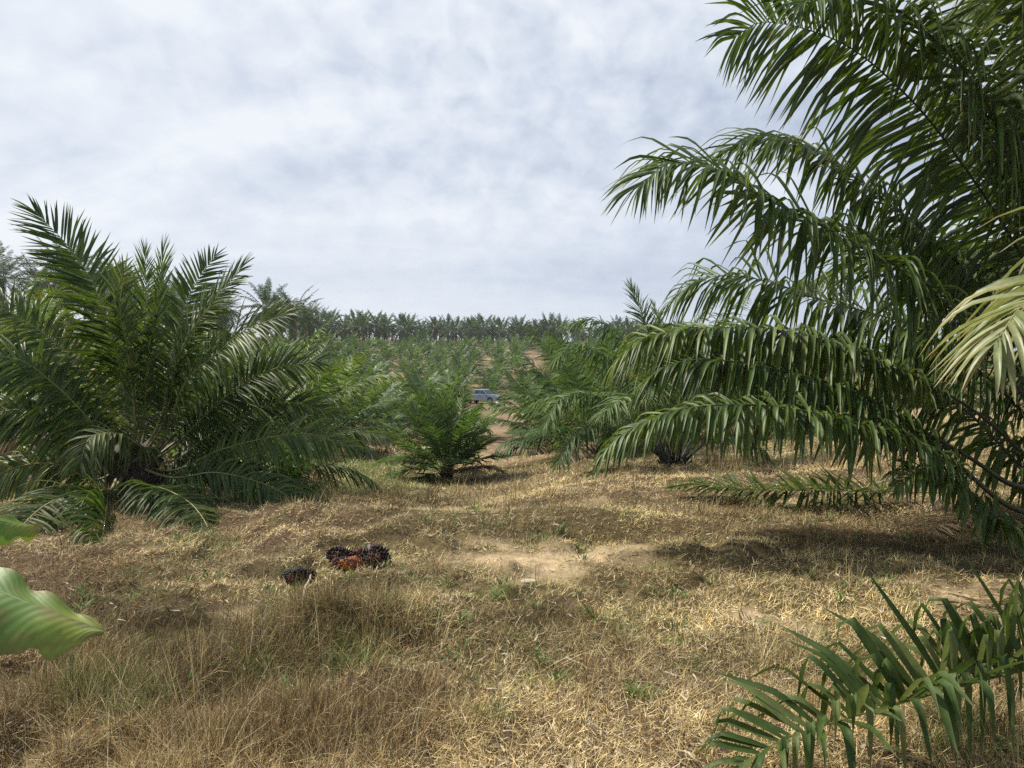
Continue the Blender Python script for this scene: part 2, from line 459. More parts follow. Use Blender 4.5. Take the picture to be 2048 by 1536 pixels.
def veg_mat(name, trans=0.14, rough=0.75):
    m, nt = new_mat(name)
    L = nt.links
    at_ = node(nt, 'ShaderNodeAttribute', attribute_name='col')
    p = node(nt, 'ShaderNodeBsdfPrincipled', in_Roughness=rough)
    p.inputs['Specular IOR Level'].default_value = 0.25
    L.new(at_.outputs['Color'], p.inputs['Base Color'])
    t = node(nt, 'ShaderNodeBsdfTranslucent')
    L.new(at_.outputs['Color'], t.inputs[0])
    ms = node(nt, 'ShaderNodeMixShader', in_0=trans)
    L.new(p.outputs[0], ms.inputs[1]); L.new(t.outputs[0], ms.inputs[2])
    bsdf_out(nt, ms)
    return m
M['grass'] = veg_mat('dry_grass')
M['bush'] = veg_mat('bush_leaves', 0.3, 0.5)

def ground_mat():
    m, nt = new_mat('ground_soil')
    L = nt.links
    at_ = node(nt, 'ShaderNodeAttribute', attribute_name='col')
    tc = node(nt, 'ShaderNodeTexCoord')
    n = node(nt, 'ShaderNodeTexNoise', in_Scale=7.0, in_Detail=9.0, in_Roughness=0.72)
    L.new(tc.outputs['Object'], n.inputs['Vector'])
    n2 = node(nt, 'ShaderNodeTexNoise', in_Scale=60.0, in_Detail=5.0, in_Roughness=0.7)
    L.new(tc.outputs['Object'], n2.inputs['Vector'])
    mp = node(nt, 'ShaderNodeMapRange', in_1=0.3, in_2=0.7, in_3=0.55, in_4=1.35)
    L.new(n.outputs[0], mp.inputs[0])
    mp2 = node(nt, 'ShaderNodeMapRange', in_1=0.3, in_2=0.7, in_3=0.7, in_4=1.3)
    L.new(n2.outputs[0], mp2.inputs[0])
    mu = node(nt, 'ShaderNodeMath', operation='MULTIPLY')
    L.new(mp.outputs[0], mu.inputs[0]); L.new(mp2.outputs[0], mu.inputs[1])
    vm = node(nt, 'ShaderNodeVectorMath', operation='SCALE')
    L.new(at_.outputs['Color'], vm.inputs[0]); L.new(mu.outputs[0], vm.inputs['Scale'])
    p = node(nt, 'ShaderNodeBsdfPrincipled', in_Roughness=0.95)
    p.inputs['Specular IOR Level'].default_value = 0.1
    L.new(vm.outputs[0], p.inputs['Base Color'])
    bp = node(nt, 'ShaderNodeBump', in_Strength=0.8, in_Distance=0.03)
    L.new(n.outputs[0], bp.inputs['Height'])
    L.new(bp.outputs[0], p.inputs['Normal'])
    bsdf_out(nt, p)
    return m
M['ground'] = ground_mat()

# ------------------------------------------------------------------ ground sheet
C_SOIL = np.array((0.10, 0.068, 0.038)); C_BARE = np.array((0.50, 0.38, 0.23)); C_GREEN = np.array((0.10, 0.125, 0.035))
C_RUST = np.array((0.085, 0.052, 0.030)); C_TRACK = np.array((0.24, 0.165, 0.095)); C_TERR = np.array((0.17, 0.10, 0.075))
def ground_colour(x, y):
    track, bare, green, rusty, tall = masks(x, y)
    c = np.tile(C_SOIL, (len(x), 1))
    def mix(c, col, f): return c * (1 - f[:, None]) + col * f[:, None]
    c = mix(c, C_RUST, rusty * .7)
    c = mix(c, C_GREEN, green * .7)
    c = mix(c, C_BARE, bare * .9)
    far = smooth01(25, 80, np.hypot(x, y))
    dirt = smooth01(.52, .64, fbm(x / 4.5 + 9, y / 4.5, 63, 4)) * far
    c = mix(c, np.array((0.23, 0.155, 0.09)), dirt * .8)
    c = mix(c, C_TRACK, track * .5)
    return c

def build_ground():
    nr, na = 520, 760
    rr = np.concatenate([[0.0], np.geomspace(0.25, 3000, nr)])
    front = np.linspace(-0.95, 0.95, na)
    back = np.linspace(0.95, 2 * math.pi - 0.95, 90)[1:-1]
    ang = np.concatenate([front, back])
    n = len(ang)
    rg, ag = np.meshgrid(rr[1:], ang, indexing='ij')
    x, y = (rg * np.sin(ag)).ravel(), (rg * np.cos(ag)).ravel()
    V = np.stack([x, y, H(x, y)], 1)
    V = np.concatenate([V, [[0, 0, float(H(0.0, 0.0))]]])
    col = ground_colour(V[:, 0], V[:, 1])
    i = np.arange(nr - 1)[:, None]; j = np.arange(n)[None, :]; j2 = (j + 1) % n
    q = np.stack([i * n + j, (i + 1) * n + j, (i + 1) * n + j2, i * n + j2], -1).reshape(-1, 4)[:, ::-1]
    c = len(V) - 1
    jj = np.arange(n)
    t = np.stack([np.full(n, c), (jj + 1) % n, jj], 1)
    me = mk_mesh('ground', V, q, t, [M['ground']], attrs={'col': ('FLOAT_COLOR', col)})
    tag(obj('ground', me), 'dry grassy plantation ground sloping down into a valley and up a hillside', kind='structure')
build_ground()

def strip(name, P, half, colr, label, lift=0.03, seed=0):
    pts = []
    for a, b in zip(P[:-1], P[1:]):
        k = max(2, int(np.hypot(*(b - a)) / 0.5))
        for t in np.arange(k) / k: pts.append(a + (b - a) * t)
    pts = np.array(pts)
    k = np.hanning(13)[1:-1]; k /= k.sum()
    pp = np.pad(pts, ((5, 5), (0, 0)), mode='reflect', reflect_type='odd')
    pts = np.stack([np.convolve(pp[:, i], k, 'valid') for i in (0, 1)], 1)
    tg = np.gradient(pts, axis=0); tg /= np.linalg.norm(tg, axis=1)[:, None]
    nr = np.stack([tg[:, 1], -tg[:, 0]], 1)
    w = half * (1 + (1.1 * np.exp(-((pts[:, 1] - 42) / 14) ** 2) if name == 'dirt_path' else 0)) * (0.75 + 0.6 * fbm(pts[:, 0] / 3 + seed, pts[:, 1] / 3, 83 + seed, 3))
    m = 9
    U = np.linspace(-1, 1, m)
    X = pts[:, None, :] + nr[:, None, :] * (U[None, :, None] * w[:, None, None])
    X[:, 0] += nr * (0.5 * (fbm(pts[:, 0], pts[:, 1], 5, 3)[:, None] - .5)); X[:, -1] += nr * (0.5 * (fbm(pts[:, 0], pts[:, 1], 6, 3)[:, None] - .5))
    z = H(X[..., 0], X[..., 1]) + lift
    z[:, 0] -= 2 * lift; z[:, -1] -= 2 * lift
    V = np.concatenate([X.reshape(-1, 2), z.reshape(-1, 1)], 1)
    n = len(pts)
    i = np.arange(n - 1)[:, None]; j = np.arange(m - 1)[None, :]
    q = np.stack([i * m + j, i * m + j + 1, (i + 1) * m + j + 1, (i + 1) * m + j], -1).reshape(-1, 4)
    f = fbm(V[:, 0] / 1.2, V[:, 1] / 1.2, 15, 4)[:, None]
    col = np.array(colr) * (0.6 + 0.8 * f)
    me = mk_mesh(name, V, q, None, [M['ground']], attrs={'col': ('FLOAT_COLOR', col)})
    return tag(obj(name, me), label, kind='structure')
strip('dirt_path', TRACK, .6, (0.22, 0.15, 0.095), 'reddish brown dirt path running through the young palms up the hillside', seed=1)
strip('terrace_road', TERRACE, 1.9, (0.16, 0.10, 0.075), 'dark reddish earth terrace crossing the hill foot under the pickup', lift=0.06, seed=2)

# ------------------------------------------------------------------ grass, weeds (nobody could count these)
STRAW = np.array([(0.78, 0.63, 0.35), (0.66, 0.51, 0.245), (0.54, 0.41, 0.175), (0.62, 0.53, 0.32), (0.38, 0.28, 0.12), (0.18, 0.125, 0.055)])
RUST = np.array([(0.25, 0.14, 0.050), (0.16, 0.092, 0.038), (0.32, 0.20, 0.075), (0.09, 0.058, 0.030), (0.40, 0.30, 0.15), (0.17, 0.135, 0.06)])
GRN = np.array([(0.12, 0.18, 0.035), (0.18, 0.23, 0.055), (0.26, 0.28, 0.09), (0.08, 0.13, 0.03), (0.32, 0.30, 0.12)])

def blades(x, y, z0, L, W, yaw, lean, curl, colr, seg=3, drop=0.0):
    """ribbons: lean = start angle from the vertical, curl = extra bend over the length"""
    n = len(x)
    P = np.stack([x, y, z0 - 0.01], 1)
    hd = np.stack([np.cos(yaw), np.sin(yaw), np.zeros(n)], 1)
    side = np.stack([-np.sin(yaw), np.cos(yaw), np.zeros(n)], 1)
    tw = rng.uniform(-1.2, 1.2, n)
    side = side * np.cos(tw)[:, None] + np.array((0, 0, 1.0)) * np.sin(tw)[:, None] * 0.6 + hd * np.sin(tw)[:, None] * 0.6
    rings = []
    ws = {3: [1.0, .9, .65], 2: [1.0, .75]}[seg]
    p = P
    for k in range(seg):
        rings.append(p + side * (W * ws[k] * .5)[:, None]); rings.append(p - side * (W * ws[k] * .5)[:, None])
        a = np.clip(lean + curl * (k + .5) / seg, -2.2, 2.2)
        d = hd * np.sin(a)[:, None]; d[:, 2] = np.cos(a)
        p = p + d * (L / seg)[:, None]
    rings.append(p)
    m = 2 * seg + 1
    V = np.stack(rings, 1).reshape(-1, 3)
    b = (np.arange(n) * m)[:, None]
    q = np.concatenate([b + np.array([[2 * k, 2 * k + 1, 2 * k + 3, 2 * k + 2]]) for k in range(seg - 1)])
    t = b + np.array([[2 * seg - 2, 2 * seg - 1, 2 * seg]])
    C = np.repeat(colr, m, axis=0)
    return V, q, t, C

def merge(parts):
    Vs, Qs, Ts, Cs, o = [], [], [], [], 0
    for V, q, t, C in parts:
        Vs.append(V); Cs.append(C)
        if len(q): Qs.append(q + o)
        if len(t): Ts.append(t + o)
        o += len(V)
    return np.concatenate(Vs), (np.concatenate(Qs) if Qs else None), (np.concatenate(Ts) if Ts else None), np.concatenate(Cs)

def pick(pal, n):
    c = pal[rng.integers(0, len(pal), n)]
    return c * rng.uniform(.75, 1.2, (n, 1)) * rng.uniform(.95, 1.05, (n, 3))

def colour_for(n, bare, green, rusty):
    r = rng.random(n)
    c = pick(STRAW, n)
    c = np.where((r < rusty * .85)[:, None], pick(RUST, n), c)
    r2 = rng.random(n)
    c = np.where((r2 < green * .75)[:, None], pick(GRN, n), c)
    return c

def sample(N, d0, d1, umax=0.98):
    D = np.exp(rng.uniform(math.log(d0), math.log(d1), N))
    u = rng.uniform(-umax, umax, N)
    return u * D, D, D

def grass_band(N, d0, d1, wk, lk, seg, umax=0.98):
    """short matted scraps of straw pointing every way"""
    x, y, D = sample(N, d0, d1, umax)
    track, bare, green, rusty, tall = masks(x, y)
    thin = smooth01(.35, .6, fbm(x / .22 + 7, y / .22, 88, 2))
    keep = rng.random(N) > np.clip(bare * .72 + track * .93 + .55 * (1 - thin) * (D < 13), 0, .97)
    x, y, D = x[keep], y[keep], D[keep]
    bare, green, rusty, tall = bare[keep], green[keep], rusty[keep], tall[keep]
    n = len(x)
    L = lk * (0.35 + 0.9 * rng.random(n)) * (0.6 + .8 * tall + .25 * green) * (1 - .45 * bare)
    W = (wk * D + .0013) * rng.uniform(.5, 1.3, n)
    yaw = rng.uniform(0, 6.283, n)
    flat = rng.random(n) < (.75 - .3 * tall - .3 * green)
    lean = np.where(flat, rng.uniform(1.0, 1.6, n), rng.uniform(.1, 1.0, n))
    curl = np.where(flat, rng.uniform(-.4, .2, n), rng.uniform(-.3, .9, n))
    z = H(x, y) + np.where(flat, rng.uniform(0, .05, n) * (.6 + tall), 0)
    tone = (.72 + .56 * smooth01(.3, .7, fbm(x / .8 + 31, y / .8, 97, 3)))[:, None]
    return blades(x, y, z, L, W, yaw, lean, curl, colour_for(n, bare, green, rusty) * tone * (1 - .32 * np.clip(rusty + .5 * tall, 0, 1))[:, None] * (1 + .22 * blobs(x, y, PALE))[:, None], seg)

def wires(N, d0, d1):
    """long thin stems, tangled and leaning"""
    x, y, D = sample(N, d0, d1)
    track, bare, green, rusty, tall = masks(x, y)
    keep = rng.random(N) < np.clip(.12 + tall * .9 + rusty * .25, 0, 1) * (1 - bare * .9) * (1 - track)
    x, y, D = x[keep], y[keep], D[keep]
    bare, green, rusty, tall = bare[keep], green[keep], rusty[keep], tall[keep]
    n = len(x)
    L = rng.uniform(.12, .34, n) * (.7 + .7 * tall)
    W = (.00042 * D + .0010) * rng.uniform(.6, 1.3, n)
    return blades(x, y, H(x, y), L, W, rng.uniform(0, 6.283, n), np.clip(rng.normal(.75, .45, n), 0, 1.5), rng.normal(.25, .6, n), colour_for(n, bare, green, np.clip(rusty + .3, 0, 1)) * (1 - .25 * rusty)[:, None], 3)

def tufts(n, d0, d1, per, hl, pal_mode='mix', want_tall=True):
    X, Y, LL, WW, YA, LE, CU, CC, ZZ = [], [], [], [], [], [], [], [], []
    D = np.exp(rng.uniform(math.log(d0), math.log(d1), n * 4)); u = rng.uniform(-.9, .9, n * 4)
    x, y = u * D, D
    track, bare, green, rusty, tall = masks(x, y)
    w = (tall * .9 + .06) * (1 - bare) * (1 - track)
    idx = np.nonzero(rng.random(len(x)) < w)[0][:n]
    for i in idx:
        k = int(per * rng.uniform(.5, 1.4))
        rr = np.abs(rng.normal(0, .07, k)); a = rng.uniform(0, 6.283, k)
        xx, yy = x[i] + rr * np.cos(a), y[i] + rr * np.sin(a)
        X.append(xx); Y.append(yy)
        LL.append(hl * rng.uniform(.6, 1.3) * rng.uniform(.4, 1.1, k)); WW.append((0.00055 * D[i] + .0010) * rng.uniform(.6, 1.4, k))
        YA.append(a + rng.normal(0, .6, k)); LE.append(np.clip(rng.normal(.55, .4, k), 0, 1.5)); CU.append(rng.normal(.5, .7, k))
        r = rng.random()
        if r < green[i] * .8: c = pick(GRN, k)
        elif r < .74: c = pick(RUST, k) * .85
        else: c = pick(STRAW, k) * .85
        mixm = rng.random(k) < .25
        c[mixm] = pick(STRAW, int(mixm.sum()))
        CC.append(c)
    X, Y = np.concatenate(X), np.concatenate(Y)
    return blades(X, Y, H(X, Y), np.concatenate(LL), np.concatenate(WW), np.concatenate(YA), np.concatenate(LE), np.concatenate(CU), np.concatenate(CC), 3)

def build_grass():
    parts = [grass_band(560000, 1.9, 13, .00062, .12, 3), wires(140000, 1.9, 14), grass_band(170000, 12, 40, .00072, .26, 2)]
    me_ = merge(parts)
    me = mk_mesh('dry_grass', me_[0], me_[1], me_[2], [M['grass']], attrs={'col': ('FLOAT_COLOR', me_[3])}, smooth=False)
    tag(obj('dry_grass', me), 'matted dry straw grass covering the near ground', kind='stuff')
    parts = [tufts(1200, 2.3, 13, 40, .25), tufts(700, 12, 34, 40, .42)]
    # lone pale stalks
    for (px, py, h, lean) in [(385, 1420, .62, -.02), (320, 1480, .45, -.5), (430, 1560, .6, -.45), (520, 1330, .35, .5), (640, 1320, .5, -.05), (560, 1400, .42, -.5),
                              (130, 1500, .35, -.7), (700, 1180, .4, -.35), (1230, 1400, .4, -.5), (1260, 1500, .5, -.6), (360, 1440, .5, -.25), (1330, 1110, .3, -.3),
                              (1660, 1250, .3, -.6), (760, 1290, .5, -.4), (480, 1420, .45, .8), (1085, 1330, .35, .9), (890, 1290, .3, .2), (60, 1420, .5, .3)]:
        p = gp(px, py)
        k = 3
        xx = p[0] + rng.normal(0, .03, k); yy = p[1] + rng.normal(0, .03, k)
        parts.append(blades(xx, yy, H(xx, yy), h * rng.uniform(.7, 1.05, k), np.full(k, .0045), np.full(k, 0.0 if lean > 0 else math.pi) + rng.normal(0, .3, k),
                            np.abs(lean) + rng.normal(0, .08, k), rng.uniform(0, .35, k), pick(STRAW[:2], k) * 1.1, 3))
    m2 = merge(parts)
    me = mk_mesh('tall_weeds', m2[0], m2[1], m2[2], [M['grass']], attrs={'col': ('FLOAT_COLOR', m2[3])}, smooth=False)
    tag(obj('tall_weeds', me), 'tufts of taller brown weeds and pale stalks standing out of the grass', kind='stuff')
    # dead leaf scraps and bits of stalk scattered over the straw
    x, y, D = sample(9000, 2.0, 13)
    n = len(x)
    c = np.where((rng.random(n) < .5)[:, None], np.array((0.42, 0.36, 0.27)), np.array((0.13, 0.085, 0.055))) * rng.uniform(.6, 1.4, (n, 1))
    v_, q_, t_, c_ = blades(x, y, H(x, y) + rng.uniform(.005, .05, n), rng.uniform(.02, .09, n), rng.uniform(.004, .014, n) * (1 + D / 14), rng.uniform(0, 6.28, n), rng.uniform(1.2, 1.7, n), rng.normal(0, .5, n), c, 2)
    me = mk_mesh('leaf_litter', v_, q_, t_, [M['grass']], attrs={'col': ('FLOAT_COLOR', c_)}, smooth=False)
    tag(obj('leaf_litter', me), 'scraps of dead leaf and stalk littering the straw', kind='stuff')
    # small green broad leaved weeds near the camera
    n = 170
    D = np.exp(rng.uniform(math.log(2.6), math.log(9.5), n * 6)); u = rng.uniform(-.85, .85, n * 6)
    x, y = u * D, D
    tr, ba, gr, ru, ta = masks(x, y)
    idx = np.nonzero(rng.random(len(x)) < gr * .9)[0][:n]
    parts = []
    for i in idx:
        k = int(rng.integers(8, 26))
        a = rng.uniform(0, 6.283, k); rr = np.abs(rng.normal(0, .05, k))
        xx, yy = x[i] + rr * np.cos(a), y[i] + rr * np.sin(a)
        c = np.array((0.085, 0.14, 0.035)) * rng.uniform(.6, 1.5, (k, 1)) * rng.uniform(.9, 1.1, (k, 3))
        parts.append(blades(xx, yy, H(xx, yy) + rng.uniform(0, .06, k), rng.uniform(.03, .10, k), rng.uniform(.008, .02, k), a, rng.uniform(.3, 1.2, k), rng.uniform(0, .8, k), c, 3))
    m3 = merge(parts)
    me = mk_mesh('green_weeds', m3[0], m3[1], m3[2], [M['grass']], attrs={'col': ('FLOAT_COLOR', m3[3])}, smooth=False)
    tag(obj('green_weeds', me), 'small green weeds sprouting among the dry straw', kind='stuff')
    # undergrowth between the palms of the valley and the hillside
    parts = []
    n = 5000
    D = 24 * np.exp(rng.uniform(0, math.log(240 / 24), n)); u = rng.uniform(-.85, .85, n)
    x, y = u * D, D
    tr, ba, gr, ru, ta = masks(x, y)
    pxx = CX + F_PX * u
    keep = (rng.random(n) < (.3 + .7 * gr + .5 * (D > 198))) & (tr < .2) & ~((np.abs(pxx - 965) < 70) & (D > 45) & (D < 88))
    for i in np.nonzero(keep)[0]:
        s = rng.uniform(.18, .45) * (1 + .4 * (D[i] > 60) + 1.2 * (D[i] > 198))
        k = 26
        v = rng.normal(0, 1, (k, 3)); v /= np.linalg.norm(v, axis=1)[:, None]; v[:, 2] = np.abs(v[:, 2]) * .8
        v *= (s * rng.uniform(.5, 1, (k, 1)) * np.array((1.4, 1.4, .8)))
        c = (np.array((0.085, 0.125, 0.035)) if rng.random() < .45 else np.array((0.20, 0.15, 0.07))) * rng.uniform(.6, 1.5) * rng.uniform(.8, 1.25, (k, 1)) * np.ones((k, 3))
        xx, yy = x[i] + v[:, 0], y[i] + v[:, 1]
        parts.append(blades(xx, yy, H(xx, yy) + v[:, 2] * .8, rng.uniform(.25, .5, k) * (s + .3), rng.uniform(.05, .12, k) * (s + .4), rng.uniform(0, 6.28, k), rng.uniform(0, 1.4, k), rng.uniform(0, 1, k), c, 2))
    m4 = merge(parts)
    me = mk_mesh('undergrowth', m4[0], m4[1], m4[2], [M['grass']], attrs={'col': ('FLOAT_COLOR', m4[3])}, smooth=False)
    tag(obj('undergrowth', me), 'low green and brown undergrowth between the young palms', kind='stuff')
build_grass()

# ------------------------------------------------------------------ palms
ZUP = np.array((0, 0, 1.0))
def norm(v):
    return v / np.maximum(np.linalg.norm(v, axis=-1, keepdims=True), 1e-9)

def resample(P, n):
    """smooth curve through control points, n points even in arc length"""
    P = np.asarray(P, float)
    if len(P) > 2:
        E = np.vstack([2 * P[0] - P[1], P, 2 * P[-1] - P[-2]])
        out = []
        for i in range(1, len(E) - 2):
            t = np.linspace(0, 1, 16, endpoint=False)[:, None]
            p0, p1, p2, p3 = E[i - 1], E[i], E[i + 1], E[i + 2]
            out.append(.5 * ((2 * p1) + (-p0 + p2) * t + (2 * p0 - 5 * p1 + 4 * p2 - p3) * t ** 2 + (-p0 + 3 * p1 - 3 * p2 + p3) * t ** 3))
        P = np.vstack(out + [P[-1:]])
    s = np.concatenate([[0], np.cumsum(np.linalg.norm(np.diff(P, axis=0), axis=1))])
    q = np.linspace(0, s[-1], n)
    return np.stack([np.interp(q, s, P[:, i]) for i in range(3)], 1), s[-1]

def tube(P, rad, sides=6, flat=1.0, frame=None):
    n = len(P)
    T = norm(np.gradient(P, axis=0))
    ref = np.where(np.abs(T[:, 2:3]) > .95, np.array((1.0, 0, 0)), ZUP)
    S = norm(np.cross(T, ref)); U = np.cross(S, T)
    a = np.arange(sides) / sides * 2 * math.pi
    V = P[:, None, :] + rad[:, None, None] * (np.cos(a)[None, :, None] * S[:, None, :] + flat * np.sin(a)[None, :, None] * U[:, None, :])
    V = V.reshape(-1, 3)
    i = np.arange(n - 1)[:, None]; j = np.arange(sides)[None, :]; j2 = (j + 1) % sides
    q = np.stack([i * sides + j, i * sides + j2, (i + 1) * sides + j2, (i + 1) * sides + j], -1).reshape(-1, 4)
    return V, q

def frond_geo(ctrl, Lmax, n_side, width, droop=(0.3, 1.6), s0=0.2, roll=0.0, K=5, vfold=True, r0=0.03, spread=1.0, rg=rng, brk=(.25, .8), upper=0.35, tipfan=False, twist=.5, missing=0.03, ranks=(-1.0, 0.2, 1.0), lin=.25, brkw=.35):
    """leaflets (V, quads, t) and stalk (V, quads) of one pinnate frond whose midrib runs through ctrl"""
    P, Ltot = resample(ctrl, 48)
    T = norm(np.gradient(P, axis=0))
    S = np.cross(T, ZUP)
    bad = np.linalg.norm(S, axis=1) < .15
    S = norm(S)
    for i in range(1, len(S)):                         # keep the frame from flipping
        if bad[i] or S[i] @ S[i - 1] < 0.2: S[i] = norm(S[i - 1] - (S[i - 1] @ T[i]) * T[i])
    U = np.cross(S, T)
    if roll:
        ro = roll * np.clip(np.linspace(.2, 2.2, len(S)), 0, 1)[:, None]
        S, U = S * np.cos(ro) + U * np.sin(ro), U * np.cos(ro) - S * np.sin(ro)
    s = np.concatenate([np.linspace(s0, 1, n_side)] * 2)
    side = np.concatenate([np.ones(n_side), -np.ones(n_side)])
    s = np.clip(s + rg.normal(0, .25 / n_side, 2 * n_side), s0, 1)
    keep = rg.random(len(s)) > missing
    s, side = s[keep], side[keep]
    n = len(s)
    f = s * (len(P) - 1); i0 = np.clip(np.floor(f).astype(int), 0, len(P) - 2); fr = (f - i0)[:, None]
    lerp = lambda A: A[i0] * (1 - fr) + A[i0 + 1] * fr
    p, t_, s_, u_ = lerp(P), norm(lerp(T)), norm(lerp(S)), norm(lerp(U))
    u = (s - s0) / (1 - s0)
    Lf = Lmax * np.interp(u, [0, .08, .3, .6, .85, 1], [.30, .62, 1, 1, .80, .42]) * rg.uniform(.88, 1.08, n)
    alpha = np.radians(np.interp(u, [0, .3, .7, .92, 1], [84, 76, 66, 50, 22])) * spread + rg.normal(0, .07, n)
    rank = rg.choice(ranks, n)
    beta = rank * upper * np.interp(u, [0, .5, 1], [1, 1, .4]) + rg.normal(0, .10, n)
    d0 = np.cos(alpha)[:, None] * t_ + np.sin(alpha)[:, None] * (np.cos(beta)[:, None] * side[:, None] * s_ + np.sin(beta)[:, None] * u_)
    dr = rg.uniform(droop[0], droop[1], n) * np.interp(u, [0, .5, 1], [.9, 1, .55])
    tb = rg.uniform(brk[0], brk[1], n)
    tw = rg.normal(0, twist, n)
    Wf = width * np.interp(u, [0, .2, .7, 1], [.55, 1, .95, .5]) * rg.uniform(.8, 1.15, n)
    prof = np.interp(np.linspace(0, 1, K + 1), [0, .15, .45, .75, 1], [.45, .9, 1, .62, .04])
    rows, tt = [], []
    q_ = p.copy()
    for k in range(K + 1):
        tk = k / K
        g = dr * smooth01(tb - brkw, tb + brkw, tk) + lin * dr * tk
        d = norm(d0 + g[:, None] * np.array((0, 0, -1.0)))
        if k > 0: q_ = q_ + d * (Lf / K)[:, None]
        wv = side[:, None] * norm((t_ - (t_ * d).sum(1)[:, None] * d) + .5 * side[:, None] * np.cross(u_, d))
        an = (tw * (.4 + tk))[:, None]
        nn = np.cross(d, wv)
        wv2 = wv * np.cos(an) + nn * np.sin(an)
        n2 = np.cross(d, wv2)
        hw = (Wf * prof[k] * .5)[:, None]
        if vfold:
            rows += [q_ + wv2 * hw + n2 * hw * .35, q_ - n2 * hw * .25, q_ - wv2 * hw + n2 * hw * .35]; tt += [tk] * 3
        else:
            rows += [q_ + wv2 * hw, q_ - wv2 * hw]; tt += [tk] * 2
    m = 3 if vfold else 2
    V = np.stack(rows, 1).reshape(-1, 3)
    cnt = m * (K + 1)
    b = (np.arange(n) * cnt)[:, None]
    fs = []
    for k in range(K):
        for a in range(m - 1):
            fs.append(b + np.array([[k * m + a, k * m + a + 1, (k + 1) * m + a + 1, (k + 1) * m + a]]))
    Q = np.concatenate(fs)
    tv = np.tile(np.array(tt), n)
    sidx = np.linspace(0, 1, len(P))
    rad = r0 * (np.interp(sidx, [0, .06, .25, 1], [1.5, 1.0, .62, .10]))
    SV, SQ = tube(P, rad, 6, .75)
    return (V, Q, tv), (SV, SQ)

def generic_ctrl(az, el, L, bend, base_r=0.12, z0=0.0, sway=0.0, power=1.5, n=12):
    p = np.array((math.cos(az) * base_r, math.sin(az) * base_r, z0))
    out = [p]
    for k in range(n):
        t = (k + .5) / n
        e = el - bend * t ** power
        a = az + sway * t
        p = p + L / n * np.array((math.cos(a) * math.cos(e), math.sin(a) * math.cos(e), math.sin(e)))
        out.append(p)
    return np.array(out)

def add_frond(parent, geo, mleaf, mstalk, name='frond', label=None):
    (V, Q, tv), (SV, SQ) = geo
    f = obj(name, mk_mesh(name, V, Q, None, [mleaf], attrs={'t': ('FLOAT', tv)}), parent)
    obj('stalk', mk_mesh('stalk', SV, SQ, None, [mstalk]), f)
    if label: f['label'] = label
    return f

def trunk_mesh(h, r_base, r_top, mat, stubs=40, stub_len=.14, rg=rng, lean=0.0):
    n, sd_ = 14, 12
    zs = np.linspace(-.25, h, n)
    P = np.stack([lean * (zs / max(h, .1)) ** 2, np.zeros(n), zs], 1)
    rad = np.interp(zs / h, [-.2, 0, .5, 1], [r_base * 1.15, r_base, (r_base + r_top) / 2, r_top]) * (1 + rg.normal(0, .04, n))
    V, Q = tube(P, rad, sd_)
    V = V + rg.normal(0, r_base * .05, V.shape)
    parts = [(V, Q, np.zeros((0, 3), int), V)]
    # cap
    c = np.array([[lean, 0, h + r_top * .6]])
    Vc = np.concatenate([V[-sd_:], c]); tc = np.stack([np.arange(sd_), (np.arange(sd_) + 1) % sd_, np.full(sd_, sd_)], 1)
    parts.append((Vc, np.zeros((0, 4), int), tc, Vc))
    # old petiole bases in a spiral
    for i in range(stubs):
        t = (i + .5) / stubs
        z = t * h; a = i * 2.39996
        rr = np.interp(t, [0, 1], [r_base, r_top]) * .85
        dirn = np.array((math.cos(a), math.sin(a), 0.0)); up = norm(dirn * .75 + ZUP * .85)
        p0 = dirn * rr + ZUP * z + np.array((lean * t * t, 0, 0))
        Pp = np.stack([p0, p0 + up * stub_len * .6, p0 + up * stub_len * rg.uniform(.8, 1.4)])
        sv, sq = tube(Pp, np.array((.075, .055, .035)) * (r_base / .3) * rg.uniform(.8, 1.2), 5, .5)
        parts.append((sv, sq, np.zeros((0, 3), int), sv))
    Vv, Qq, Tt, _ = merge(parts)
    return mk_mesh('trunk', Vv, Qq, Tt, [mat])

def hz(x, y): return float(H(x, y))

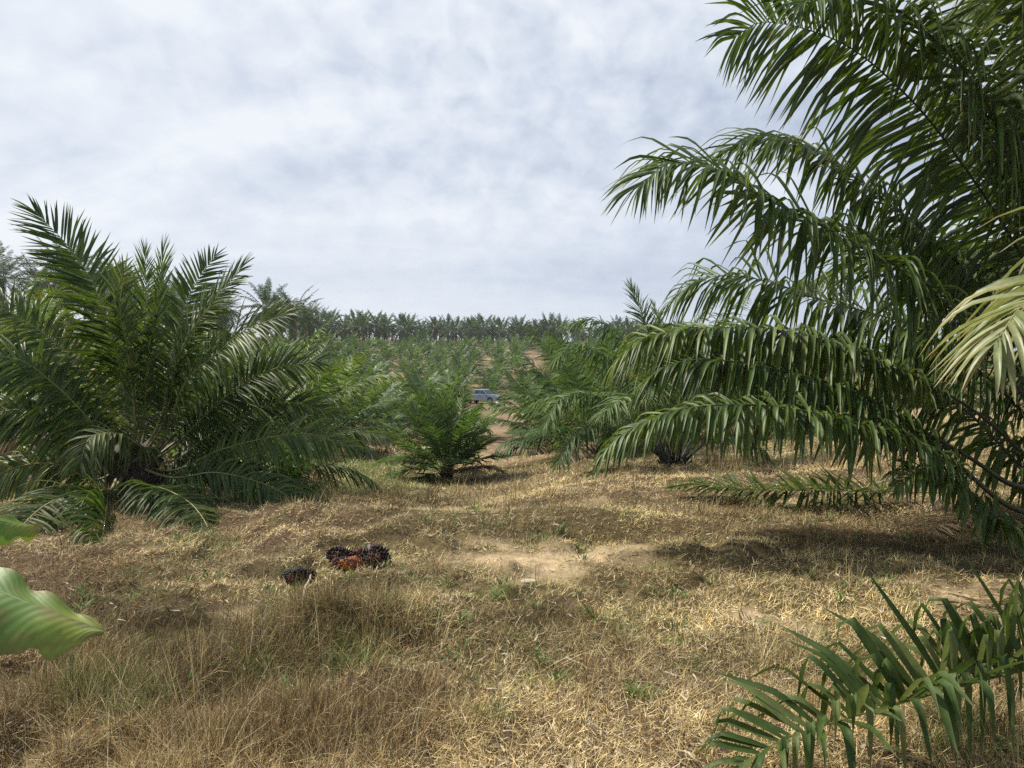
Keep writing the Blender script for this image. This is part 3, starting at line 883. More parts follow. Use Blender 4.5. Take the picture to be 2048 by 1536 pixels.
# --- the big palm whose crown enters from the right edge
def right_palm():
    bx, by = 5.75, 6.9
    base = np.array((bx, by, hz(bx, by)))
    root = tag(empty('oil_palm', base), 'big oil palm rooted past the right edge, fronds arching into the upper right sky', 'palm tree')
    obj('trunk', trunk_mesh(1.15, .42, .34, M['trunk'], 60, .2), root)
    crown = base + np.array((0, 0, 1.0))
    def F(pts, D0, D1, Lmax=.95, n=92, w=.042, off=(0, 0, 0), **kw):
        """pts: pixels from the frame inwards to the tip; D0..D1: depth along them"""
        m = len(pts)
        C = [crown + np.array(off)]
        for i, (px, py) in enumerate(pts):
            C.append(at(px, py, D0 + (D1 - D0) * i / (m - 1)))
        C = np.array(C) - base
        mat = kw.pop('mat', M['leaf']); lab = kw.pop('label', None); st = kw.pop('stalk', M['stalk_dark'])
        kw.setdefault('roll', .55); kw.setdefault('lin', .14); kw.setdefault('brkw', .22)
        return add_frond(root, frond_geo(C, Lmax, int(n * 1.45), w * 1.12, K=7, **kw), mat, st, label=lab)
    F([(2180, 760), (2041, 509), (1970, 394), (1871, 256), (1792, 170), (1700, 95), (1600, 55), (1520, 45), (1470, 75)], 6.8, 6.2, 1.05, 105, off=(-.25, 0, .1), droop=(.5, 1.7), upper=.3)
    F([(2120, 880), (1990, 720), (1887, 604), (1812, 544), (1753, 509), (1634, 446), (1524, 394), (1437, 340), (1339, 327), (1280, 372)], 6.7, 5.9, .98, 115, off=(-.3, -.1, 0), droop=(.6, 1.8), upper=.3)
    F([(2130, 780), (2030, 640), (1930, 540), (1830, 450), (1720, 362), (1620, 295), (1530, 272), (1450, 300)], 7.2, 7.3, 1.0, 100, off=(-.1, .2, .1), droop=(.8, 2.0))
    F([(2120, 900), (1980, 760), (1852, 664), (1764, 632), (1632, 597), (1545, 565), (1457, 552), (1396, 562), (1347, 600)], 7.6, 8.8, 1.15, 90, off=(-.1, .3, 0), droop=(.9, 2.4))
    F([(2090, 940), (1960, 830), (1852, 765), (1764, 722), (1676, 690), (1589, 666), (1501, 655), (1369, 660), (1282, 680), (1232, 725)], 7.0, 7.6, .85, 110, w=.046, off=(-.3, .1, -.1), droop=(1.0, 2.6), brk=(.2, .6), roll=.2, s0=.30)
    F([(2047, 975), (1939, 915), (1852, 865), (1720, 790), (1589, 748), (1457, 722), (1370, 722), (1310, 745), (1272, 790)], 6.6, 7.2, .68, 105, w=.042, off=(-.3, -.1, -.15), droop=(.9, 2.4), brk=(.2, .6), roll=.2, s0=.28, r0=.045)
    F([(2047, 1024), (1896, 914), (1808, 872), (1676, 838), (1545, 812), (1413, 812), (1325, 828), (1245, 868), (1200, 915)], 6.3, 6.5, .62, 112, w=.042, off=(-.3, -.2, -.3), droop=(.8, 2.2), brk=(.2, .7), roll=.2, s0=.30, r0=.045)
    F([(2150, 560), (2040, 330), (1950, 170), (1860, 70), (1770, 5), (1680, -20), (1600, 5)], 6.4, 5.6, 1.0, 90, off=(-.1, -.2, .2), droop=(1.2, 2.6))
    F([(2230, 620), (2150, 250), (2080, 20), (1980, -140), (1880, -200), (1780, -190)], 6.4, 5.4, 1.1, 90, off=(0, -.2, .2), droop=(.7, 2.2))
    F([(2160, 520), (2110, 330), (2050, 180), (2010, 40), (1990, -120), (1960, -260)], 7.2, 7.4, 1.1, 90, off=(0, .2, .2), droop=(.2, 1.0))
    F([(2300, 420), (2190, 60), (2120, -150), (2060, -300)], 6.2, 5.0, 1.1, 90, off=(0, -.3, .2), droop=(.5, 1.8))
    F([(2110, 640), (2060, 500), (2010, 400), (1960, 340), (1910, 330), (1860, 370)], 7.6, 8.4, .9, 66, off=(0, .3, .1), droop=(.9, 2.4))
    F([(2090, 800), (2030, 650), (1970, 560), (1900, 520), (1840, 530)], 7.6, 8.4, .85, 60, off=(0, .3, 0), droop=(.9, 2.4))
    F([(2200, 500), (2120, 330), (2050, 230), (1980, 190), (1910, 200), (1860, 250)], 7.6, 8.3, 1.0, 90, off=(0, .3, .1), droop=(.9, 2.4))
    F([(2200, 420), (2140, 200), (2080, 80), (2010, 20), (1940, 20), (1890, 60)], 7.0, 7.2, 1.0, 90, off=(0, .1, .1), droop=(.8, 2.2))
    # broad thick bare leaf base and the dry stalk under it
    F([(2110, 1010), (2010, 900), (1930, 820), (1870, 790), (1800, 800), (1740, 850)], 7.3, 8.4, .8, 60, off=(-.1, .3, -.2), droop=(1, 2.2), r0=.05)
    F([(2047, 1062), (1940, 985), (1880, 950), (1830, 945), (1795, 970)], 6.2, 6.2, .40, 46, off=(-.3, -.2, -.4), droop=(1.2, 2.6), mat=M['leaf'], s0=.42)
    # yellowing frond hanging close to the camera at the right edge
    C = np.array([crown + np.array((-.1, -.3, .1)), (5.55, 5.9, 2.2), (4.9, 5.1, 2.75), (4.1, 4.5, 2.72), at(2200, 550, 4.25), at(2120, 565, 4.15), at(2045, 610, 4.05), at(1995, 680, 3.95)]) - base
    add_frond(root, frond_geo(C, .98, 84, .078, K=7, droop=(.8, 2.2), s0=.3, r0=.028, brk=(.3, .9), upper=.25, missing=0, twist=.25, rg=np.random.default_rng(5)), M['leaf_yellow'], M['stalk_pale'], label='pale yellowing frond hanging at the right edge')
    # the rest of the crown, mostly past the edge of the picture
    for i in range(13):
        az = math.radians(-75 + 190 * i / 12) + rng.normal(0, .1)
        el = rng.uniform(.35, 1.25)
        ct = generic_ctrl(az, el, rng.uniform(4.4, 5.3), rng.uniform(1.0, 1.7), .25, 1.05)
        add_frond(root, frond_geo(ct, 1.0, 80, .042, K=5, droop=(.5, 2.0)), M['leaf'], M['stalk'])
    return root
right_palm()

# --- the big bushy palm on the left
def left_palm():
    bx, by = (262 - CX) / F_PX * 9.7, 9.7
    base = np.array((bx, by, hz(bx, by)))
    root = tag(empty('oil_palm', base), 'big bushy oil palm filling the left side, fronds fanning up against the sky', 'palm tree')
    obj('trunk', trunk_mesh(.55, .34, .30, M['trunk'], 34, .2), root)
    crown = base + np.array((0, 0, .35))
    def F(pts, D0, D1, Lmax=.7, n=72, w=.036, off=(0, 0, 0), mat='leaf', st='stalk_olive', label=None, **kw):
        m = len(pts)
        C = [crown + np.array(off)] + [at(px, py, D0 + (D1 - D0) * i / (m - 1)) for i, (px, py) in enumerate(pts)]
        kw.setdefault('droop', (.1, .8)); kw.setdefault('r0', .026); kw.setdefault('twist', .3)
        kw.setdefault('roll', 1.0 if pts[-1][0] < 262 else -1.0); kw.setdefault('spread', .84); kw.setdefault('upper', .22)
        return add_frond(root, frond_geo(np.array(C) - base, Lmax * .92, int(n * 1.2), w * 1.12, K=6, **kw), M[mat], M[st], label=label)
    up = dict(droop=(.0, .45), upper=.16)
    F([(262, 860), (232, 700), (193, 583), (141, 498), (72, 425)], 9.6, 9.2, .80, 84, spread=.72, **up)
    F([(285, 850), (299, 700), (316, 597), (326, 500)], 9.6, 9.0, .66, 76, spread=.8, **up)
    F([(275, 850), (284, 700), (292, 600), (290, 500)], 9.9, 10.3, .6, 60, spread=.7, **up)
    F([(320, 840), (352, 670), (387, 576), (430, 512)], 9.9, 10.6, .6, 70, spread=.75, **up)
    F([(325, 850), (366, 695), (422, 611), (488, 530)], 9.7, 9.4, .62, 78, spread=.75, **up)
    F([(330, 870), (369, 769), (432, 709), (492, 660), (575, 628)], 9.5, 9.0, .70, 80, w=.034, off=(.1, 0, 0), droop=(.3, 1.0))
    F([(340, 900), (400, 840), (470, 780), (540, 740), (636, 722)], 9.7, 9.9, .62, 76, off=(.1, 0, 0))
    F([(350, 920), (420, 870), (500, 825), (570, 805), (665, 825)], 9.8, 10.3, .62, 76, off=(.1, 0, 0))
    F([(350, 940), (440, 900), (540, 875), (615, 868), (706, 895)], 9.6, 9.8, .60, 76, off=(.1, 0, 0), droop=(.5, 1.3))
    F([(345, 955), (430, 945), (520, 965), (580, 995), (628, 1035)], 9.4, 9.2, .55, 66, off=(.1, -.1, 0), droop=(.6, 1.4))
    F([(240, 880), (211, 804), (151, 727), (88, 667), (0, 615), (-60, 600)], 9.5, 9.1, .75, 86, off=(-.1, 0, 0), droop=(.3, 1.2))
    F([(225, 900), (170, 830), (110, 770), (40, 720), (-50, 715)], 9.3, 8.6, .72, 80, off=(-.1, 0, 0), droop=(.5, 1.4))
    F([(220, 920), (160, 870), (90, 830), (20, 820), (-60, 850)], 9.2, 8.6, .66, 76, off=(-.1, 0, 0), droop=(.5, 1.5))
    F([(270, 840), (255, 700), (235, 600), (250, 540)], 9.3, 8.9, .6, 66, spread=.8, **up)
    F([(300, 880), (360, 760), (430, 690), (470, 680)], 10.2, 11.0, .6, 66, droop=(.2, .9))
    # lower ring, leaning towards the camera
    F([(285, 905), (255, 875), (215, 865), (178, 878), (160, 925)], 9.1, 8.3, .62, 62, w=.038, off=(0, -.1, 0), mat='leaf_cut', droop=(.9, 2.0), s0=.3, roll=.2, label='pale frond curling over in front of the crown')
    F([(215, 985), (160, 985), (100, 1005), (55, 1040), (10, 1095)], 8.8, 6.8, .82, 76, off=(-.1, -.15, -.1), mat='leaf_cut', droop=(.5, 1.3), roll=.2)
    F([(215, 1000), (212, 1015), (208, 1050), (200, 1112)], 8.7, 6.6, .72, 74, off=(0, -.2, -.1), droop=(.4, 1.2))
    F([(262, 975), (316, 975), (372, 1000), (405, 1035), (428, 1082)], 8.9, 7.1, .80, 76, off=(.1, -.15, -.1), mat='leaf_cut', droop=(.5, 1.3), roll=.2)
    F([(190, 960), (120, 930), (50, 930), (-20, 960), (-60, 1010)], 9.2, 8.6, .6, 66, off=(-.1, 0, 0), droop=(.6, 1.6))
    F([(200, 950), (140, 900), (80, 870), (20, 880), (-40, 930)], 9.5, 9.4, .6, 66, off=(-.1, 0, 0), mat='leaf_dry', droop=(.6, 1.6))
    F([(320, 960), (370, 930), (430, 920), (480, 950)], 9.9, 10.2, .55, 56, off=(.1, 0, 0), droop=(.5, 1.4))
    for i in range(7):
        az = math.radians(20 + 150 * i / 6)
        ct = generic_ctrl(az, rng.uniform(.5, 1.2), rng.uniform(2.6, 3.1), rng.uniform(.9, 1.5), .2, .35)
        add_frond(root, frond_geo(ct, .62, 60, .036, K=5, droop=(.2, 1.2)), M['leaf'], M['stalk'])
left_palm()

def detailed_palm(x, y, label, group=None, nf=24, L=3.0, Lmax=.6, trunk=(.35, .26, .22), els=(1.45, .15), bend=(.5, 1.3), mat='leaf_young', n_side=56, w=.034, seed=1, droop=(.1, 1.0), kind='oil_palm', droops=(), az0=0.0, K=5):
    rg = np.random.default_rng(seed)
    base = np.array((x, y, hz(x, y)))
    root = tag(empty(kind, base), label, 'palm tree', group)
    obj('trunk', trunk_mesh(trunk[0], trunk[1], trunk[2], M['trunk'], 28, .14, rg), root)
    for i in range(nf):
        t = i / (nf - 1)
        az = az0 + i * 2.39996 + rg.normal(0, .12)
        el = els[0] + (els[1] - els[0]) * t ** .85 + rg.normal(0, .07)
        Lf = L * (.82 + .3 * math.sin(math.pi * min(1, .25 + t))) * rg.uniform(.9, 1.08)
        be = bend[0] + (bend[1] - bend[0]) * t + rg.normal(0, .12)
        ct = generic_ctrl(az, el, Lf, be, trunk[2] * .55, trunk[0] * (.9 - .4 * t), rg.normal(0, .15))
        m = mat if t < .93 or rg.random() < .4 else 'leaf_dry'
        add_frond(root, frond_geo(ct, Lmax * rg.uniform(.9, 1.1), n_side, w, K=K, vfold=K > 4, droop=droop, r0=.02 * L / 3, rg=rg, s0=.22, upper=.16, spread=.74, twist=.25), M[m], M['stalk'])
    for (az, el, Lf, be) in droops:
        ct = generic_ctrl(az, el, Lf, be, trunk[2] * .55, trunk[0] * .6)
        add_frond(root, frond_geo(ct, Lmax, n_side, w, K=K, vfold=K > 4, droop=droop, r0=.02 * L / 3, rg=rg, s0=.22, upper=.16, spread=.74, twist=.25), M[mat], M['stalk'])
    return root
def xy(px, D): return (px - CX) / F_PX * D, D

# second bushy palm behind the left one
detailed_palm(*xy(500, 13.2), 'dark oil palm standing behind and right of the big bushy left palm', nf=26, L=3.1, Lmax=.65, mat='leaf', seed=3, els=(1.3, .1), w=.036, droop=(.3, 1.5))
detailed_palm(*xy(-60, 13.5), 'oil palm at the left edge half hidden behind the big bushy palm', nf=24, L=3.6, Lmax=.65, mat='leaf', seed=4, w=.036)
# central young palm
detailed_palm(*xy(892, 17.6), 'upright young oil palm alone in the middle, short dark stem in dry grass', nf=32, L=1.82, Lmax=.48, trunk=(.28, .16, .12), els=(1.50, .42), bend=(.15, .8), seed=7, n_side=42, w=.046, droop=(0, .35),
              droops=[(math.radians(195), .35, 1.7, 1.3), (math.radians(225), .2, 1.2, 1.4), (math.radians(170), .6, 2.0, 1.3)])
# palm in the middle right with the fan of bare leaf stalks at its foot
def fan_palm():
    x, y = xy(1350, 14.6)
    base = np.array((x, y, hz(x, y)))
    root = tag(empty('oil_palm', base), 'oil palm right of centre with dark leaf stalks fanning from its foot', 'palm tree')
    obj('trunk', trunk_mesh(.22, .26, .22, M['trunk'], 18, .2), root)
    rg = np.random.default_rng(12)
    C0 = base + np.array((0, 0, .15))
    def F(pts, D0, D1, Lmax=.75, n=70, off=(0, 0, 0), **kw):
        m = len(pts)
        C = [C0 + np.array(off)] + [at(px, py, D0 + (D1 - D0) * i / (m - 1)) for i, (px, py) in enumerate(pts)]
        kw.setdefault('droop', (.4, 1.6)); kw.setdefault('s0', .42)
        add_frond(root, frond_geo(np.array(C) - base, Lmax, int(n * 1.25), .034, K=5, r0=.03, rg=rg, **kw), M['leaf_young'], M['stalk_dark'])
    F([(1335, 830), (1318, 740), (1296, 660), (1262, 572)], 14.6, 14.2, .55, 76, droop=(0, .5), spread=.7)
    F([(1345, 830), (1340, 740), (1330, 680), (1308, 612)], 14.8, 15.2, .55, 70, droop=(0, .6), spread=.8)
    F([(1375, 830), (1400, 730), (1430, 650), (1480, 600)], 14.8, 15.2, .7, 70)
    F([(1358, 830), (1368, 730), (1385, 660), (1420, 610)], 14.6, 14.4, .7, 70, droop=(.1, .8))
    F([(1310, 860), (1270, 780), (1220, 720), (1150, 690), (1110, 720)], 14.5, 14.2, .75, 76, off=(-.1, 0, 0))
    F([(1300, 880), (1240, 820), (1180, 790), (1120, 800), (1090, 850)], 14.5, 14.0, .72, 76, off=(-.1, 0, 0))
    F([(1300, 895), (1240, 860), (1190, 850), (1140, 880), (1115, 930)], 14.3, 13.7, .65, 70, off=(-.12, 0, 0))
    F([(1320, 860), (1290, 760), (1245, 680), (1190, 640), (1130, 650)], 14.9, 15.6, .75, 76, off=(-.1, 0, 0))
    F([(1395, 870), (1440, 800), (1500, 760), (1570, 760)], 14.6, 14.6, .72, 70, off=(.1, 0, 0))
    F([(1400, 880), (1460, 830), (1530, 810), (1590, 840)], 14.5, 14.2, .7, 70, off=(.1, 0, 0))
    F([(1395, 900), (1440, 875), (1500, 880), (1540, 920)], 14.3, 14.0, .6, 60, off=(.1, -.05, 0))
    F([(1330, 880), (1300, 820), (1260, 790), (1200, 830)], 14.1, 13.0, .7, 66, off=(-.05, -.1, 0))
    F([(1365, 880), (1375, 800), (1390, 760), (1410, 790)], 14.0, 12.8, .7, 66, off=(.05, -.1, 0))
    F([(1340, 880), (1330, 800), (1310, 760), (1290, 800)], 14.0, 12.8, .7, 66, off=(0, -.1, 0))
    F([(1300, 900), (1265, 880), (1245, 875), (1215, 900)], 14.3, 13.8, .5, 50, off=(-.12, 0, 0), s0=.5)
    for i in range(8):
        ct = generic_ctrl(math.radians(15 + 150 * i / 7), rg.uniform(.6, 1.2), rg.uniform(3.2, 3.9), rg.uniform(.8, 1.4), .2, .2)
        add_frond(root, frond_geo(ct, .75, 60, .036, K=5, rg=rg, droop=(.3, 1.4), s0=.3), M['leaf_young'], M['stalk_dark'])
fan_palm()
MID = [(1190, 21, 3.4, 31, 'tall green oil palm just left of the palm with fanned dark stalks'),
       (1110, 27, 3.0, 32, 'green oil palm right of the reddish path, low fronds over the grass'),
       (1205, 31, 3.6, 33, 'oil palm behind the tall green one, crown reaching the ridge line'),
       (1280, 25, 3.4, 34, 'oil palm mostly hidden behind the palm with fanned dark stalks'),
       (640, 24, 3.0, 35, 'bright green oil palm above the dark palm behind the left one'),
       (560, 30, 3.2, 36, 'oil palm on the valley floor between the left palms and far hillside'),
       (720, 33, 2.8, 37, 'green oil palm right of the left thicket at the valley bottom'),
       (410, 22, 3.4, 38, 'oil palm seen through the fronds of the big left palm'),
       (1530, 24, 3.4, 39, 'oil palm behind the drooping fronds of the right palm'),
       (1420, 33, 3.6, 40, 'oil palm far behind the palm with fanned dark stalks'),
       (1085, 40, 3.0, 41, 'young oil palm beside the path just below the pickup'),
       (800, 48, 2.8, 42, 'oil palm in the valley behind the lone young palm, left of its crown')]
_mid_cache = {}
def mid_palm(px, D, L, seed, label):
    x, y = xy(px, D)
    key = seed % 4
    s = L / 3.2
    if key not in _mid_cache:
        r = detailed_palm(x, y, label, nf=30, L=3.2, Lmax=.68, seed=seed, n_side=54, w=.056, K=4, els=(1.45, .25), bend=(.3, 1.15), droop=(.1, .9), kind='oil_palm')
        r.scale = (s, s, s); _mid_cache[key] = r
        return
    src = _mid_cache[key]
    r = src.copy(); COL.objects.link(r)
    r.location = (x, y, hz(x, y)); r.scale = (s, s, s); r.rotation_euler = (0, 0, rng.uniform(0, 6.28)); r['label'] = label
    for ch in list(src.children):
        c = ch.copy(); COL.objects.link(c); c.parent = r
        for g in ch.children:
            d = g.copy(); COL.objects.link(d); d.parent = c
for a in MID: mid_palm(*a)

# --- palms too small to show single fronds as objects: trunk + crown, copied
def crown_mesh(nf, L, Lmax, n_side, w, els, bend, top, seed, mleaf, K=3, droop=(.1, 1.2), r0=.03, s0=.2, dead=0):
    rg = np.random.default_rng(seed)
    Vs, Qs, tv, mi, o = [], [], [], [], 0
    for i in range(nf + dead):
        t = min(1, i / (nf - 1))
        az = i * 2.39996 + rg.normal(0, .15)
        el = els[0] + (els[1] - els[0]) * t ** .9 + rg.normal(0, .08)
        ct = generic_ctrl(az, el, L * rg.uniform(.85, 1.1), bend[0] + (bend[1] - bend[0]) * t + rg.normal(0, .15), .15, top, rg.normal(0, .2), n=8)
        (V, Q, t_), (SV, SQ) = frond_geo(ct, Lmax, n_side, w, K=K, vfold=False, droop=droop, r0=r0, rg=rg, s0=s0, upper=.18, spread=.8, twist=.25)
        Vs.append(V); Qs.append(Q + o); tv.append(t_); mi.append(np.full(len(Q), 2 if i >= nf else 0)); o += len(V)
        Vs.append(SV); Qs.append(SQ + o); tv.append(np.zeros(len(SV))); mi.append(np.full(len(SQ), 1)); o += len(SV)
    return mk_mesh('crown', np.concatenate(Vs), np.concatenate(Qs), None, [mleaf, M['stalk'], M['leaf_dry']], midx=np.concatenate(mi), attrs={'t': ('FLOAT', np.concatenate(tv))})

YOUNG = []
for k in range(5):
    L = [3.4, 3.7, 3.1, 3.9, 3.5][k]
    YOUNG.append((crown_mesh(24, L * .88, .58, 18, .18, (1.5, .12), (.3, 1.15), .3, 100 + k, M['leaf_young'], droop=(.05, .7)), trunk_mesh(.45, .26, .2, M['trunk'], 14, .15)))
OLD = []
for k in range(4):
    hgt = [4.2, 4.8, 3.8, 4.5][k]
    OLD.append((crown_mesh(28, 4.5, .66, 30, .17, (1.40, -.45), (.45, 1.5), hgt, 200 + k, M['leaf_old'], droop=(.2, 1.2), r0=.05, dead=3), trunk_mesh(hgt, .34, .27, M['trunk_old'], 60, .28), hgt))
OLD_NEAR = []          # same palms with finer leaflets, for the stand on the nearer left slope
for k in range(3):
    hgt = [4.6, 5.2, 4.0][k]
    OLD_NEAR.append((crown_mesh(30, 4.4, .60, 62, .065, (1.45, -.45), (.5, 1.6), hgt, 300 + k, M['leaf_old'], droop=(.1, .8), r0=.05, dead=3), trunk_mesh(hgt, .34, .27, M['trunk_old'], 60, .28), hgt))
def plant(kind, crown, trunk, x, y, s, rz, label, group):
    r = empty(kind, (x, y, hz(x, y) - .03)); r.scale = (s, s, s); r.rotation_euler = (0, 0, rz)
    tag(r, label, 'palm tree', group)
    obj('trunk', trunk, r); obj('crown', crown, r)
    return r

def px_of(x, y): return CX + F_PX * x / y

def plant_rows():
    taken = [np.array(xy(a[0], a[1])) for a in MID] + [np.array(xy(500, 13.2)), np.array(xy(892, 17.6)), np.array(xy(1350, 14.6))]
    n = 0
    byrow = {}
    ORD = ['first', 'second', 'third', 'fourth', 'fifth', 'sixth', 'seventh', 'eighth', 'ninth', 'tenth']
    sp = 8.2
    rows = int(200 / (sp * .866))
    for j in range(rows):
        yy = 31 + j * sp * .866
        for i in range(-22, 23):
            xx = (i + .5 * (j % 2)) * sp + 1.0
            x = xx + rng.normal(0, .55); y = yy + rng.normal(0, .55)
            px = px_of(x, y)
            if px < -20 or px > 1950 or y > 199: continue
            # the mature stand takes over higher up
            lim = np.interp(px, [0, 300, 560, 700, 900, 1300, 1950], [58, 78, 128, 166, 199, 199, 120])
            if y > lim: continue
            if px > 1500 and (y > 110 or rng.random() < .45): continue
            if dist_poly(np.array([x]), np.array([y]), TRACK)[0] < 2.0 or dist_poly(np.array([x]), np.array([y]), TERRACE)[0] < 2.6: continue
            if any(np.hypot(*(np.array((x, y)) - t)) < 4.5 for t in taken): continue
            if 895 < px < 1045 and 48 < y < 86: continue
            if rng.random() < .04: continue
            c, t = YOUNG[rng.integers(0, 5)]
            s = rng.uniform(.82, 1.30)
            key = (j, 'left' if x < np.interp(y, TRACK[:, 1], TRACK[:, 0]) else 'right')
            if px < 520: lab, g = 'young oil palm on the rising slope behind the big left palm', 'young palms on the left slope'
            elif px < 800: lab, g = 'young oil palm in the planted rows above the left thicket', 'young palms on the hillside left of the middle'
            elif x < 1.5 + (y > 90) * 3 and px < 1075: lab, g = 'young oil palm in the hillside rows left of the dirt path', 'young palms left of the dirt path'
            elif px < 1330: lab, g = 'young oil palm in the hillside rows right of the dirt path', 'young palms right of the dirt path'
            else: lab, g = 'young oil palm on the open ground behind the right palm fronds', 'young palms behind the right palm'
            r = plant('young_oil_palm', c, t, x, y, s, rng.uniform(0, 6.28), lab, g)
            if px < 1330: byrow.setdefault(key, []).append((abs(x - np.interp(y, TRACK[:, 1], TRACK[:, 0])), r))
            n += 1
    for (j, side), L_ in byrow.items():          # nearer rows: say which row and which place from the path
        if j > 9: continue
        for k, (d_, r) in enumerate(sorted(L_, key=lambda q: q[0])):
            if k < 6:
                r['label'] = f"young oil palm, {ORD[j]} row above the valley floor, {ORD[k]} {side} of the path"
    return n
print('young palms', plant_rows())

def plant_ridge():
    n = 0
    for (px, D) in [(1030, 206), (1062, 209), (1046, 214), (1085, 205)]:
        x, y = xy(px, D); c, t, h = OLD[px % 4]
        plant('mature_oil_palm', c, t, x, y, .9, px, 'mature oil palm in the far tree line along the ridge', 'mature palms along the ridge'); n += 1
    # two tall ones whose trunks stand clear on the left slope
    for (px, D, lab) in [(533, 118, 'tall mature oil palm standing clear on the left slope, left of a pair'), (588, 121, 'tall mature oil palm standing clear on the left slope, right of a pair')]:
        x, y = xy(px, D)
        c, t, h = OLD_NEAR[1]
        plant('mature_oil_palm', c, t, x, y, 1.35, px, lab, None); n += 1
    sp = 7.8
    for j in range(32):
        yy = 70 + j * sp * .9
        for i in range(-22, 16):
            x = (i + .5 * (j % 2)) * sp + rng.normal(0, 1.3); y = yy + rng.normal(0, 1.6)
            px = px_of(x, y)
            if px < -60 or px > 1360: continue
            lo = np.interp(px, [-60, 0, 300, 480, 560, 700, 900, 1360], [62, 66, 88, 112, 134, 172, 202, 204])
            if y < lo or y > lo + np.interp(px, [0, 500, 900], [30, 34, 42]): continue
            if 515 < px < 605 and y < 150: continue
            c, t, h = OLD_NEAR[rng.integers(0, 3)] if px < 640 else OLD[rng.integers(0, 4)]
            s = rng.uniform(.64, 1.14) * (1.12 if px < 640 else 1.0)
            if px < 330: lab, g = 'mature oil palm in the stand on the left hilltop behind the bushy palm', 'mature palms on the left hilltop'
            elif px < 640: lab, g = 'mature oil palm in the stand where the left slope comes down', 'mature palms on the left slope'
            else: lab, g = 'mature oil palm in the far tree line along the ridge', 'mature palms along the ridge'
            plant('mature_oil_palm', c, t, x, y, s, rng.uniform(0, 6.28), lab, g); n += 1
    return n
print('mature palms', plant_ridge())

# --- bright bush behind the left palm
def bush(px, D, w, h, col, label, seed, leaf=.09, k=900):
    rg = np.random.default_rng(seed)
    x, y = xy(px, D)
    base = np.array((x, y, hz(x, y)))
    root = tag(empty('shrub', base), label, 'shrub')
    cl = rg.normal(0, 1, (14, 3)) * np.array((w * .3, w * .3, h * .18)) + np.array((0, 0, h * .62))
    c = cl[rg.integers(0, 14, k)] + rg.normal(0, 1, (k, 3)) * np.array((w * .13, w * .13, h * .12))
    c[:, 2] = np.abs(c[:, 2])
    d = norm(rg.normal(0, 1, (k, 3)) + np.array((0, 0, -.2))); s = norm(np.cross(d, rg.normal(0, 1, (k, 3))))
    ll = leaf * rg.uniform(.7, 1.4, (k, 1))
    V = np.stack([c, c + d * ll * .5 + s * ll * .3, c + d * ll, c + d * ll * .5 - s * ll * .3], 1).reshape(-1, 3)
    Q = (np.arange(k) * 4)[:, None] + np.arange(4)[None]
    C = np.repeat(np.array(col) * rg.uniform(.6, 1.5, (k, 1)), 4, axis=0)
    obj('crown', mk_mesh('crown', V, Q, None, [M['bush']], attrs={'col': ('FLOAT_COLOR', C)}, smooth=False), root)
    parts = []
    for i in range(9):
        P = np.stack([np.zeros(3), cl[i] * .5 + rg.normal(0, .04, 3), cl[i]])
        v, q = tube(resample(P, 6)[0], np.linspace(.018, .005, 6), 5)
        parts.append((v, q, np.zeros((0, 3), int), v))
    v, q, _, _ = merge(parts)
    obj('stem', mk_mesh('stem', v, q, None, [M['trunk']]), root)
bush(475, 11.8, 1.1, 1.5, (0.17, 0.30, 0.035), 'bright yellow green leafy shrub behind the right fronds of the bushy palm', 1)
bush(575, 12.2, 1.2, .9, (0.12, 0.24, 0.035), 'low bright green shrub under the dark palm behind the left one', 2)
bush(12, 12.0, .8, 1.9, (0.18, 0.30, 0.04), 'bright green leafy shrub at the left edge behind the palm fronds', 3)

# ------------------------------------------------------------------ cut fronds lying on the ground
def lying_frond(pts, label, mat, Lmax, n, w, droop, lift=.05, seed=2, s0=.15, upper=.5, r0=.02, stalk='stalk_pale', flatten=True, **kw):
    rg = np.random.default_rng(seed)
    P = np.array([[p[0], p[1], float(H(p[0], p[1])) + lift + (p[2] if len(p) > 2 else 0)] for p in pts])
    base = P[0].copy()
    root = tag(empty('palm_frond', base), label, 'palm frond')
    (V, Q, tv), (SV, SQ) = frond_geo(P - base, Lmax, n, w, droop=droop, s0=s0, K=9, rg=rg, upper=upper, r0=r0, **kw)
    if flatten:
        W = V + base
        g = H(W[:, 0], W[:, 1]) + .02
        V[:, 2] = np.maximum(V[:, 2], g - base[2] + rg.uniform(0, .02, len(V)))
    obj('leaflets', mk_mesh('leaflets', V, Q, None, [mat], attrs={'t': ('FLOAT', tv)}), root)
    obj('stalk', mk_mesh('stalk', SV, SQ, None, [M[stalk]]), root)
    return root
def g2(px, py):
    p = gp(px, py); return p[0], p[1]
lying_frond([g2(1930, 1014), g2(1800, 1012) + (.02,), g2(1650, 1020) + (.08,), g2(1520, 1018) + (.10,), g2(1400, 1008) + (.08,), g2(1345, 1000) + (.02,)],
            'cut green palm frond lying flat on the dry grass below the right palm', M['leaf_cut'], .46, 140, .038, (.0, .7), lift=.12, s0=.18, upper=.8, spread=.85, twist=.3, r0=.016, seed=6)
